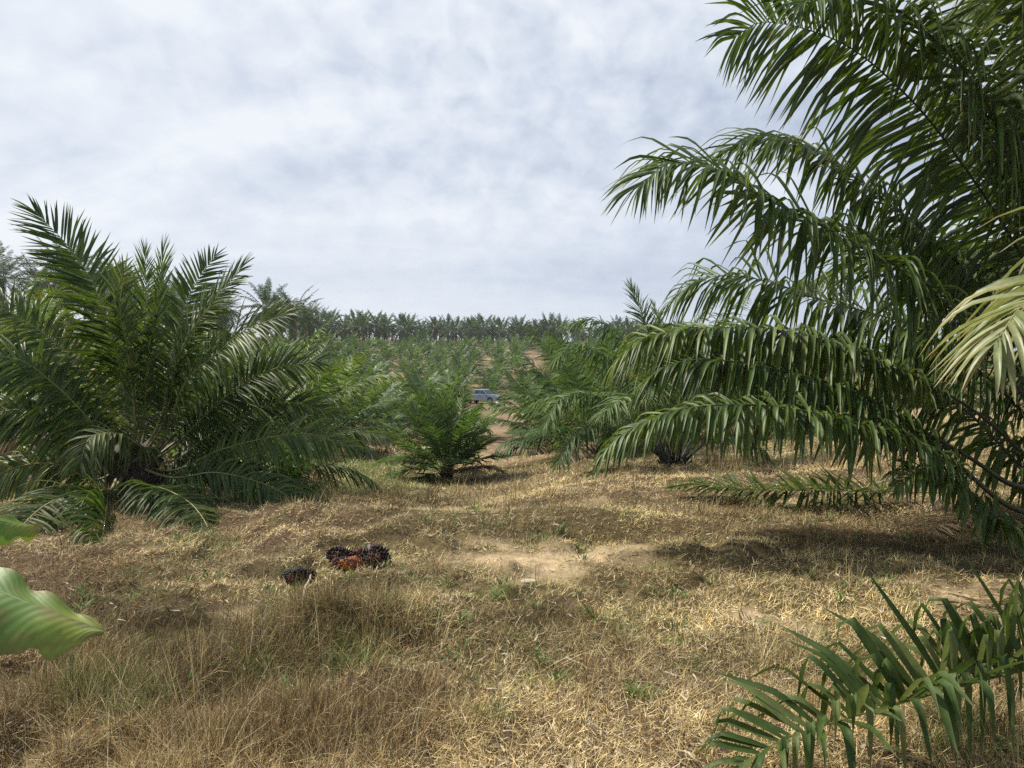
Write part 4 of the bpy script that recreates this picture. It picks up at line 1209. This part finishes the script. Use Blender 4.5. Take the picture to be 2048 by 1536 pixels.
# close frond in the bottom right corner: midrib low over the grass, leaflets standing up and breaking over
pp = [at(2400, 1290, 3.9), at(2200, 1320, 3.6), at(2048, 1352, 3.35), at(1920, 1385, 3.2), at(1800, 1420, 3.05), at(1670, 1458, 2.95), at(1560, 1495, 2.88), at(1470, 1560, 2.8)]
pp = [(p[0], p[1], p[2] - float(H(p[0], p[1])) - .05) for p in pp]
lying_frond(pp, 'large palm frond with drooping grey green leaflets in the bottom right corner', M['leaf_cut'], .60, 92, .050, (0.0, 8.0), lift=.08, s0=.05, upper=1.0, r0=.02, seed=9, stalk='stalk', brk=(.38, .85), ranks=(.9, 1.1, 1.25, 1.4), spread=1.12, twist=.25, lin=.02, brkw=.14)
lying_frond([g2(2060, 1190), g2(1990, 1215), g2(1930, 1250), g2(1900, 1290)], 'small dry brown frond tip on the bare soil at the right edge', M['leaf_dry'], .25, 26, .02, (.1, .8), lift=.02, s0=.1, r0=.008, seed=14)
lying_frond([g2(2040, 1075), g2(1960, 1050), g2(1890, 1060), g2(1850, 1075)], 'brown dried frond on the shaded ground under the right palm', M['leaf_dry'], .35, 36, .026, (.1, 1.0), lift=.05, s0=.1, r0=.012, seed=15)
lying_frond([g2(640, 985), g2(590, 1000), g2(530, 1010), g2(470, 1020)], 'low frond added to stand in for frond shade beside the bushy palm', M['leaf'], .45, 40, .03, (.2, 1.2), lift=.25, s0=.1, r0=.012, seed=16)  # extra frond put in for the dark patch of frond shade here

def stick(pts, r, label, mat):
    P = np.array(pts); base = P[0].copy()
    C, _ = resample(P - base, 16)
    C = C + rng.normal(0, r * .25, C.shape)
    v, q = tube(C, np.linspace(r, r * .45, 16), 7)
    return tag(obj('dead_branch', mk_mesh('dead_branch', v, q, None, [mat]), None, base), label, 'branch')
M['twig'] = simple_mat('dead_twig', (0.42, 0.36, 0.29), .8, noise=.3, nscale=30)
def gz(px, py, dz):
    x, y = g2(px, py); return np.array((x, y, float(H(x, y)) + dz))
stick([gz(1712, 992, .04), gz(1745, 988, .10), gz(1782, 985, .17)], .014, 'pale dead stick propped in the grass beyond the cut green frond', M['twig'])
stick([gz(1855, 1035, .02), gz(1885, 1012, .12), gz(1915, 990, .26)], .010, 'thin pale twig leaning under the right palm stalks', M['twig'])
stick([gz(1398, 1000, .02), gz(1420, 985, .08), gz(1436, 975, .14)], .010, 'short pale twig at the tip of the cut green frond', M['twig'])
stick([gz(598, 1225, .02), gz(612, 1200, .06), gz(622, 1175, .10)], .013, 'pale broken stem beside the small dark fruit bunch', M['twig'])

# pale stone on the bare patch
def stone(px, py, r, label, seed):
    rg = np.random.default_rng(seed)
    bm = bmesh.new(); bmesh.ops.create_icosphere(bm, subdivisions=3, radius=1)
    for v in bm.verts:
        n = v.co.normalized()
        k = 1 + .16 * math.sin(3.1 * n.x + seed) * math.cos(2.3 * n.y) + rg.normal(0, .015)
        v.co = Vector((n.x * r * 1.5 * k, n.y * r * k, n.z * r * .5 * k))
    me = bpy.data.meshes.new('stone'); bm.to_mesh(me); bm.free(); me.materials.append(M['stone'])
    for p in me.polygons: p.use_smooth = True
    x, y = g2(px, py)
    tag(obj('stone', me, None, (x, y, float(H(x, y)) + r * .25)), label, 'stone')
M['stone'] = simple_mat('pale_stone', (0.46, 0.42, 0.34), .9, noise=.35, nscale=30)
stone(1058, 1162, .038, 'flat pale stone on the bare straw patch', 4)

# ------------------------------------------------------------------ harvested fruit bunches
def fruit_mat(name, stops):
    m, nt = new_mat(name)
    g = node(nt, 'ShaderNodeNewGeometry')
    cr = ramp(nt, stops, g.outputs['Random Per Island'])
    p = node(nt, 'ShaderNodeBsdfPrincipled', in_Roughness=.62)
    p.inputs['Specular IOR Level'].default_value = .3
    nt.links.new(cr.outputs[0], p.inputs['Base Color'])
    bsdf_out(nt, p)
    return m
FM = {'dark': fruit_mat('dark_fruit', [(0, (0.010, 0.010, 0.012)), (.6, (0.022, 0.015, 0.014)), (.9, (0.06, 0.022, 0.012)), (1, (0.10, 0.03, 0.01))]),
      'orange': fruit_mat('orange_fruit', [(0, (0.02, 0.012, 0.01)), (.25, (0.10, 0.022, 0.01)), (.5, (0.18, 0.045, 0.012)), (.85, (0.30, 0.09, 0.02)), (1, (0.45, 0.19, 0.05))]),
      'mixed': fruit_mat('mixed_fruit', [(0, (0.014, 0.011, 0.012)), (.70, (0.03, 0.013, 0.01)), (.80, (0.12, 0.03, 0.012)), (1, (0.28, 0.08, 0.02))])}
M['spike'] = simple_mat('bunch_core', (0.10, 0.06, 0.03), .9, noise=.4, nscale=30)
def fruit_bunch(px, py, D, a, b, kind, label, seed, rot, dz=0):
    a, b = a * 1.15, b * 1.15
    """ovoid bunch: pointed fruitlets packed over a core, short cut stalk at one end"""
    rg = np.random.default_rng(seed)
    x, y = xy(px, D)
    root = tag(empty('fruit_bunch', (x, y, hz(x, y) + b * .85 + dz)), label, 'fruit bunch', 'harvested palm fruit bunches')
    root.rotation_euler = rot
    bm = bmesh.new()
    n = 230
    for i in range(n):
        zc = 1 - 2 * (i + .5) / n
        ph = i * 2.39996
        rr = math.sqrt(max(0, 1 - zc * zc))
        nrm = Vector((zc, rr * math.cos(ph), rr * math.sin(ph)))
        lump = 1 + .26 * math.sin(2.3 * nrm.x + seed) * math.cos(3.1 * nrm.y + 2 * seed) + .12 * math.sin(4.0 * nrm.z + seed * 1.7)
        c = Vector((nrm.x * a, nrm.y * b, nrm.z * b)) * rg.uniform(.86, 1.04) * lump
        s = rg.uniform(.011, .018)
        mt = Matrix.Translation(c) @ nrm.to_track_quat('Z', 'Y').to_matrix().to_4x4() @ Matrix.Diagonal((s * .8, s * .8, s * 1.5, 1))
        r = bmesh.ops.create_icosphere(bm, subdivisions=1, radius=1, matrix=mt)
        tip = max(r['verts'], key=lambda v: (v.co - c).dot(nrm)); tip.co += nrm * s * .35
    me = bpy.data.meshes.new('fruitlets'); bm.to_mesh(me); bm.free(); me.materials.append(FM[kind])
    for p in me.polygons: p.use_smooth = True
    obj('fruitlets', me, root)
    bm = bmesh.new(); bmesh.ops.create_icosphere(bm, subdivisions=2, radius=1, matrix=Matrix.Diagonal((a * .80, b * .80, b * .80, 1)))
    me = bpy.data.meshes.new('core'); bm.to_mesh(me); bm.free(); me.materials.append(M['spike'])
    obj('core', me, root)
    P = np.array([(a * .8, 0, 0), (a * 1.05, 0, .01), (a * 1.35, .01, .02)])
    v, q = tube(P, np.array((.028, .024, .026)), 8)
    obj('stalk', mk_mesh('stalk', v, q, None, [M['twig']]), root)
    return root
fruit_bunch(688, 1105, 6.15, .115, .085, 'dark', 'black topped fruit bunch, upper left of the heap', 1, (0.2, .5, .6))
fruit_bunch(755, 1108, 6.10, .105, .08, 'dark', 'black fruit bunch at the right end of the heap', 2, (0, -.4, 2.4))
fruit_bunch(722, 1112, 6.0, .11, .08, 'mixed', 'rusty red fruit bunch in the middle of the heap', 3, (.3, .2, 1.4), .02)
fruit_bunch(702, 1144, 5.82, .07, .052, 'orange', 'bright orange fruit bunch at the front of the heap', 4, (.1, .3, .2))
fruit_bunch(678, 1138, 5.95, .10, .07, 'mixed', 'dark maroon fruit bunch at the left foot of the heap', 5, (0, .1, 3.4), -.02)
fruit_bunch(742, 1146, 5.9, .095, .068, 'mixed', 'dark bunch with rusty fruit at the right foot of the heap', 6, (.3, 0, 5.0), -.02)
fruit_bunch(598, 1172, 5.72, .11, .058, 'dark', 'black fruit bunch lying alone left of the heap', 7, (0, .05, .1))

# ------------------------------------------------------------------ banana plant past the left edge, two leaves reach in
def banana():
    m, nt = new_mat('banana_leaf')
    L = nt.links
    at_ = node(nt, 'ShaderNodeAttribute', attribute_name='col')
    tc = node(nt, 'ShaderNodeTexCoord')
    n = node(nt, 'ShaderNodeTexNoise', in_Scale=9.0, in_Detail=5.0, in_Roughness=.6)
    L.new(tc.outputs['Object'], n.inputs['Vector'])
    cr = ramp(nt, [(.35, (0.70, 0.85, 0.6)), (.65, (1.2, 1.1, 1.0))], n.outputs[0])
    mx = node(nt, 'ShaderNodeMix', data_type='RGBA', blend_type='MULTIPLY', in_0=1.0)
    L.new(at_.outputs['Color'], mx.inputs[6]); L.new(cr.outputs[0], mx.inputs[7])
    sa = node(nt, 'ShaderNodeAttribute', attribute_name='t')
    wv = node(nt, 'ShaderNodeMath', operation='MULTIPLY', in_1=260.0); L.new(sa.outputs['Fac'], wv.inputs[0])
    sn = node(nt, 'ShaderNodeMath', operation='SINE'); L.new(wv.outputs[0], sn.inputs[0])
    vr = node(nt, 'ShaderNodeMapRange', in_1=-1.0, in_2=1.0, in_3=0.93, in_4=1.04); L.new(sn.outputs[0], vr.inputs[0])
    vsx = node(nt, 'ShaderNodeVectorMath', operation='SCALE'); L.new(mx.outputs[2], vsx.inputs[0]); L.new(vr.outputs[0], vsx.inputs['Scale'])
    p = node(nt, 'ShaderNodeBsdfPrincipled', in_Roughness=.5)
    bpn = node(nt, 'ShaderNodeBump', in_Strength=0.10, in_Distance=0.003); L.new(sn.outputs[0], bpn.inputs['Height']); L.new(bpn.outputs[0], p.inputs['Normal'])
    L.new(vsx.outputs[0], p.inputs['Base Color'])
    t = node(nt, 'ShaderNodeBsdfTranslucent'); L.new(vsx.outputs[0], t.inputs[0])
    ms = node(nt, 'ShaderNodeMixShader', in_0=.33)
    L.new(p.outputs[0], ms.inputs[1]); L.new(t.outputs[0], ms.inputs[2]); bsdf_out(nt, ms)
    stem_m = simple_mat('banana_stem', (0.16, 0.17, 0.06), .5, noise=.5, nscale=7)
    bx, by = -2.75, 2.45
    base = np.array((bx, by, hz(bx, by)))
    root = tag(empty('banana_plant', base), 'banana plant past the left edge with broad torn green leaves reaching in', 'banana plant')
    v, q = tube(np.array([(0, 0, -.1), (.02, 0, .5), (.03, 0, 1.0), (.04, .01, 1.45)]), np.array((.14, .12, .09, .05)), 14)
    obj('stem', mk_mesh('stem', v, q, None, [stem_m]), root)
    def leaf(ctrl, hw, seed, droop=.5, tear=3, cut=1.0, dry=False):
        rg = np.random.default_rng(seed)
        P, Lt = resample(np.array(ctrl) - base, 60)
        T = norm(np.gradient(P, axis=0)); S = norm(np.cross(T, ZUP)); U = np.cross(S, T)
        s = np.linspace(0, 1, 60)
        prof = np.interp(s, [0, .14, .2, .35, .7, .88, .96, 1], [0, 0, .45, .95, 1, .62, .30, .05]) * hw
        tears = set(rg.integers(15, 56, tear).tolist())
        Vs, Qs, Cs, Ss, o = [], [], [], [], 0
        for sd2 in (1, -1):
            m = 8
            W = np.linspace(0, 1, m)
            edge = prof * (1 + .07 * np.sin(s * 40 + seed) + .05 * np.sin(s * 97 + seed) + rg.normal(0, .03, 60)) * (.95 if sd2 > 0 else .32)
            G = np.zeros((60, m, 3))
            for j, wq in enumerate(W):
                dr_ = droop * (1.25 if sd2 > 0 else -.55) * (.5 + .5 * wq)
                dd = S * sd2 * np.cos(dr_) - ZUP * np.sin(dr_) * 1.0 + T * .25 * wq + U * .05 * (1 - wq)
                G[:, j] = P + norm(dd) * (edge * wq)[:, None] + U * (.012 * np.sin(s * 55 + seed + wq * 2) * wq)[:, None]
            V = G.reshape(-1, 3)
            q = []
            for i in range(8, 59):
                for j in range(m - 1):
                    if i in tears and j > 1 + (i * 7) % 5: continue
                    a = i * m + j
                    q.append((a, a + 1, a + m + 1, a + m))
            c = np.tile(np.array((0.115, 0.23, 0.035)), (len(V), 1))
            ee = np.tile(W, 60); ss = np.repeat(s, m)
            nz = fbm(ss * 9 + seed, ee * 3, 8 + seed, 3)
            brown = smooth01(.44, .60, nz * .7 + .35 * smooth01(.9, 1, ss) + .28 * smooth01(.85, 1, ee))[:, None]
            yel = smooth01(.8, .97, ss)[:, None] * .7
            c = c * (1 - yel) + np.array((0.33, 0.36, 0.05)) * yel
            c = c * (1 - brown * .85) + np.array((0.20, 0.17, 0.05)) * brown * .85
            Vs.append(V); Qs.append(np.array(q) + o); Cs.append(c); Ss.append(ss + np.tile(W, 60) * .10); o += len(V)
        lf = obj('leaf', mk_mesh('leaf', np.concatenate(Vs), np.concatenate(Qs), None, [m_], attrs={'col': ('FLOAT_COLOR', np.concatenate(Cs)), 't': ('FLOAT', np.concatenate(Ss))}), root)
        v, q = tube(P - U * .006, np.interp(s, [0, .2, 1], [.024, .016, .003]), 7)
        obj('midrib', mk_mesh('midrib', v, q, None, [stem_m]), lf)
    m_ = m
    top = base + np.array((.04, .01, 1.3))
    leaf([top, at(-450, 1020, 2.35), at(-220, 1070, 2.3), at(0, 1180, 2.22), at(208, 1262, 2.2)], .235, 3, droop=.75, tear=0)
    leaf([top, at(-330, 960, 2.7), at(-170, 980, 2.95), at(-20, 1035, 3.1), at(85, 1055, 3.25)], .17, 8, droop=.9, tear=0)
    leaf([top, (-2.9, 2.3, 2.0), (-3.3, 2.1, 2.3), (-3.9, 1.9, 2.2), (-4.4, 1.8, 1.8)], .25, 5, droop=.6)
    leaf([top, (-3.0, 2.7, 2.0), (-3.3, 3.0, 2.4), (-3.8, 3.4, 2.4), (-4.2, 3.7, 2.0)], .25, 6, droop=.6)
    leaf([top, (-2.72, 2.1, 2.0), (-2.9, 1.7, 2.3), (-3.2, 1.2, 2.2), (-3.4, .8, 1.8)], .25, 7, droop=.6)
banana()

# ------------------------------------------------------------------ pickup on the terrace and two white sacks
def pickup():
    paint = simple_mat('blue_grey_paint', (0.19, 0.24, 0.32), .3, coat=.5)
    dark = simple_mat('black_plastic', (0.02, 0.022, 0.026), .5)
    glass, nt = new_mat('car_glass')
    g = node(nt, 'ShaderNodeBsdfPrincipled', in_Roughness=.05); g.inputs['Base Color'].default_value = (.02, .035, .045, 1); bsdf_out(nt, g)
    rub = simple_mat('tyre_rubber', (0.02, 0.02, 0.02), .9); rim_m = simple_mat('rim_metal', (.5, .5, .52), .3, metal=.9)
    lamp = simple_mat('headlight_lens', (.75, .8, .85), .1); tail = simple_mat('tail_lens', (.4, .02, .02), .2)
    x, y = xy(966, 86.6)
    root = tag(empty('pickup_truck', (x, y, hz(x, y) + .07)), 'blue grey pickup truck parked on the earth terrace at the foot of the hillside', 'pickup truck')
    root.rotation_euler = (0, 0, R(-32))
    def prism(name, prof, w0, w1, mat, parent=None, bev=.04, yoff=0.0):
        """side profile (x, z) extruded across; w0 half width at the bottom, w1 at the top"""
        bm = bmesh.new()
        zs = [p[1] for p in prof]; lo, hi = min(zs), max(zs)
        hwf = lambda z: w0 + (w1 - w0) * (z - lo) / max(hi - lo, 1e-6)
        A = [bm.verts.new((p[0], yoff + hwf(p[1]), p[1])) for p in prof]; Bv = [bm.verts.new((p[0], yoff - hwf(p[1]), p[1])) for p in prof]
        bm.faces.new(A); bm.faces.new(Bv[::-1])
        n = len(prof)
        for i in range(n): bm.faces.new((A[i], Bv[i], Bv[(i + 1) % n], A[(i + 1) % n]))
        bmesh.ops.recalc_face_normals(bm, faces=bm.faces)
        if bev: bmesh.ops.bevel(bm, geom=bm.edges[:], offset=bev, segments=2, profile=.6, affect='EDGES')
        me = bpy.data.meshes.new(name); bm.to_mesh(me); bm.free(); me.materials.append(mat)
        for p in me.polygons: p.use_smooth = False
        return obj(name, me, parent or root)
    def box(name, c, s, mat, parent=None, bev=.02):
        return prism(name, [(c[0] - s[0] / 2, c[2] - s[2] / 2), (c[0] + s[0] / 2, c[2] - s[2] / 2), (c[0] + s[0] / 2, c[2] + s[2] / 2), (c[0] - s[0] / 2, c[2] + s[2] / 2)], s[1] / 2, s[1] / 2, mat, parent, bev, c[1])
    # lower body with wheel arches
    def arch(cx_, r=.44, n=8): return [(cx_ - r * math.cos(math.pi * i / n), .46 + r * .95 * math.sin(math.pi * i / n)) for i in range(n + 1)]
    prof = [(-2.55, .50)] + arch(-1.55) + arch(1.60) + [(2.42, .42), (2.55, .60), (2.52, .98), (2.38, 1.10), (1.10, 1.20), (-2.58, 1.16)]
    body = prism('body', prof, .90, .86, paint, bev=.03)
    box('bed_liner', (-1.75, 0, 1.17), (1.45, 1.5, .03), dark, body, 0)
    for s in (-1, 1): box('bed_rail', (-1.75, s * .80, 1.20), (1.6, .08, .07), paint, body, .015)
    prism('cab', [(-.95, 1.17), (1.12, 1.19), (.55, 1.74), (.35, 1.80), (-.70, 1.80), (-.85, 1.74)], .83, .66, paint, bev=.05)
    cab_w = lambda z: .83 + (.66 - .83) * (z - 1.17) / .63 + .012
    def side_glass(s, x0, x1, x0t, x1t):
        z0, z1 = 1.26, 1.68
        V = [(x0, s * cab_w(z0), z0), (x1, s * cab_w(z0), z0), (x1t, s * cab_w(z1), z1), (x0t, s * cab_w(z1), z1)]
        V += [(a, b - s * .02, c) for a, b, c in V]
        obj('window', mk_mesh('window', V, [(0, 1, 2, 3), (7, 6, 5, 4), (0, 4, 5, 1), (1, 5, 6, 2), (2, 6, 7, 3), (3, 7, 4, 0)], None, [glass], smooth=False), root)
    for s in (-1, 1):
        side_glass(s, .12, .92, .12, .52); side_glass(s, -.80, .04, -.72, .04)
    V = [(1.085, .70, 1.25), (1.085, -.70, 1.25), (.60, -.60, 1.72), (.60, .60, 1.72)]
    V += [(a - .03, b, c - .03) for a, b, c in V]
    obj('windscreen', mk_mesh('windscreen', np.array(V) + np.array((.02, 0, .02)), [(0, 1, 2, 3), (7, 6, 5, 4), (0, 4, 5, 1), (1, 5, 6, 2), (2, 6, 7, 3), (3, 7, 4, 0)], None, [glass], smooth=False), root)
    box('rear_window', (-.93, 0, 1.47), (.03, 1.15, .36), glass)
    box('front_bumper', (2.56, 0, .56), (.16, 1.72, .24), dark); box('rear_bumper', (-2.66, 0, .58), (.14, 1.6, .18), dark)
    box('grille', (2.55, 0, .84), (.05, 1.0, .22), dark)
    for s in (-1, 1):
        box('headlight', (2.50, s * .70, .90), (.10, .32, .17), lamp); box('tail_light', (-2.59, s * .80, .92), (.05, .14, .34), tail)
        box('mirror', (.95, s * 1.0, 1.30), (.10, .20, .16), dark)
        d1 = box('door', (.55, s * .885, .86), (.96, .02, .56), paint, None, .008); box('handle', (.22, s * .905, 1.03), (.16, .03, .03), dark, d1, 0)
        d2 = box('door', (-.45, s * .885, .86), (.92, .02, .56), paint, None, .008); box('handle', (-.78, s * .905, 1.03), (.16, .03, .03), dark, d2, 0)
        for wx in (-1.55, 1.60):
            bm = bmesh.new()
            bmesh.ops.create_cone(bm, cap_ends=True, segments=28, radius1=.38, radius2=.38, depth=.25, matrix=Matrix.Translation((wx, s * .78, .38)) @ Matrix.Rotation(math.pi / 2, 4, 'X'))
            bmesh.ops.bevel(bm, geom=[e for e in bm.edges if e.calc_face_angle(0) > 1], offset=.05, segments=3, affect='EDGES')
            me = bpy.data.meshes.new('wheel'); bm.to_mesh(me); bm.free(); me.materials.append(rub)
            wh = obj('wheel', me, root)
            bm = bmesh.new()
            bmesh.ops.create_cone(bm, cap_ends=True, segments=24, radius1=.23, radius2=.20, depth=.03, matrix=Matrix.Translation((wx, s * .915, .38)) @ Matrix.Rotation(-s * math.pi / 2, 4, 'X'))
            me = bpy.data.meshes.new('rim'); bm.to_mesh(me); bm.free(); me.materials.append(rim_m)
            obj('rim', me, wh)
pickup()
M['sack'] = simple_mat('white_sack', (0.80, 0.77, 0.70), .8, noise=.1, nscale=10)
def sack(px, lab, seed):
    x, y = xy(px, 80.5)
    bm = bmesh.new(); bmesh.ops.create_cube(bm, size=1)
    bmesh.ops.subdivide_edges(bm, edges=bm.edges[:], cuts=5, use_grid_fill=True)
    rg = np.random.default_rng(seed)
    for v in bm.verts:
        c = v.co * 2
        k = 1 - .28 * abs(c.z) ** 3 * (1 if c.z > 0 else .4)
        rad = math.hypot(c.x, c.y)
        m = max(abs(c.x), abs(c.y)) / rad if rad > 1e-6 else 1
        m = .55 * m + .45
        v.co = Vector((c.x * m * .24 * k, c.y * m * .18 * k, .22 + c.z * .22)) + Vector(rg.normal(0, .006, 3))
        if c.z > .95: v.co.z += .05 * (1 - rad / 1.5)
    me = bpy.data.meshes.new('sack'); bm.to_mesh(me); bm.free(); me.materials.append(M['sack'])
    for p in me.polygons: p.use_smooth = True
    o = obj('sack', me, None, (x, y, hz(x, y) + .02))
    o.rotation_euler = (0, 0, seed)
    tag(o, lab, 'sack', 'white sacks right of the pickup')
sack(995, 'small white sack on the ground right of the pickup, nearer the truck', 1)
sack(1004, 'small white sack on the ground right of the pickup, farther from the truck', 2)

# ------------------------------------------------------------------ thin humid air
def haze():
    bm = bmesh.new(); bmesh.ops.create_cube(bm, size=1)
    me = bpy.data.meshes.new('haze'); bm.to_mesh(me); bm.free()
    m, nt = new_mat('haze_air')
    o_ = node(nt, 'ShaderNodeOutputMaterial')
    v = node(nt, 'ShaderNodeVolumePrincipled', in_Density=0.00028)
    v.inputs['Color'].default_value = (0.86, 0.92, 1.0, 1)
    nt.links.new(v.outputs[0], o_.inputs['Volume'])
    me.materials.append(m)
    o = obj('haze', me, None, (0, 0, 10.0))
    o.scale = (6200, 6200, 36)
    tag(o, 'thin humid haze over the valley', kind='stuff')
haze()
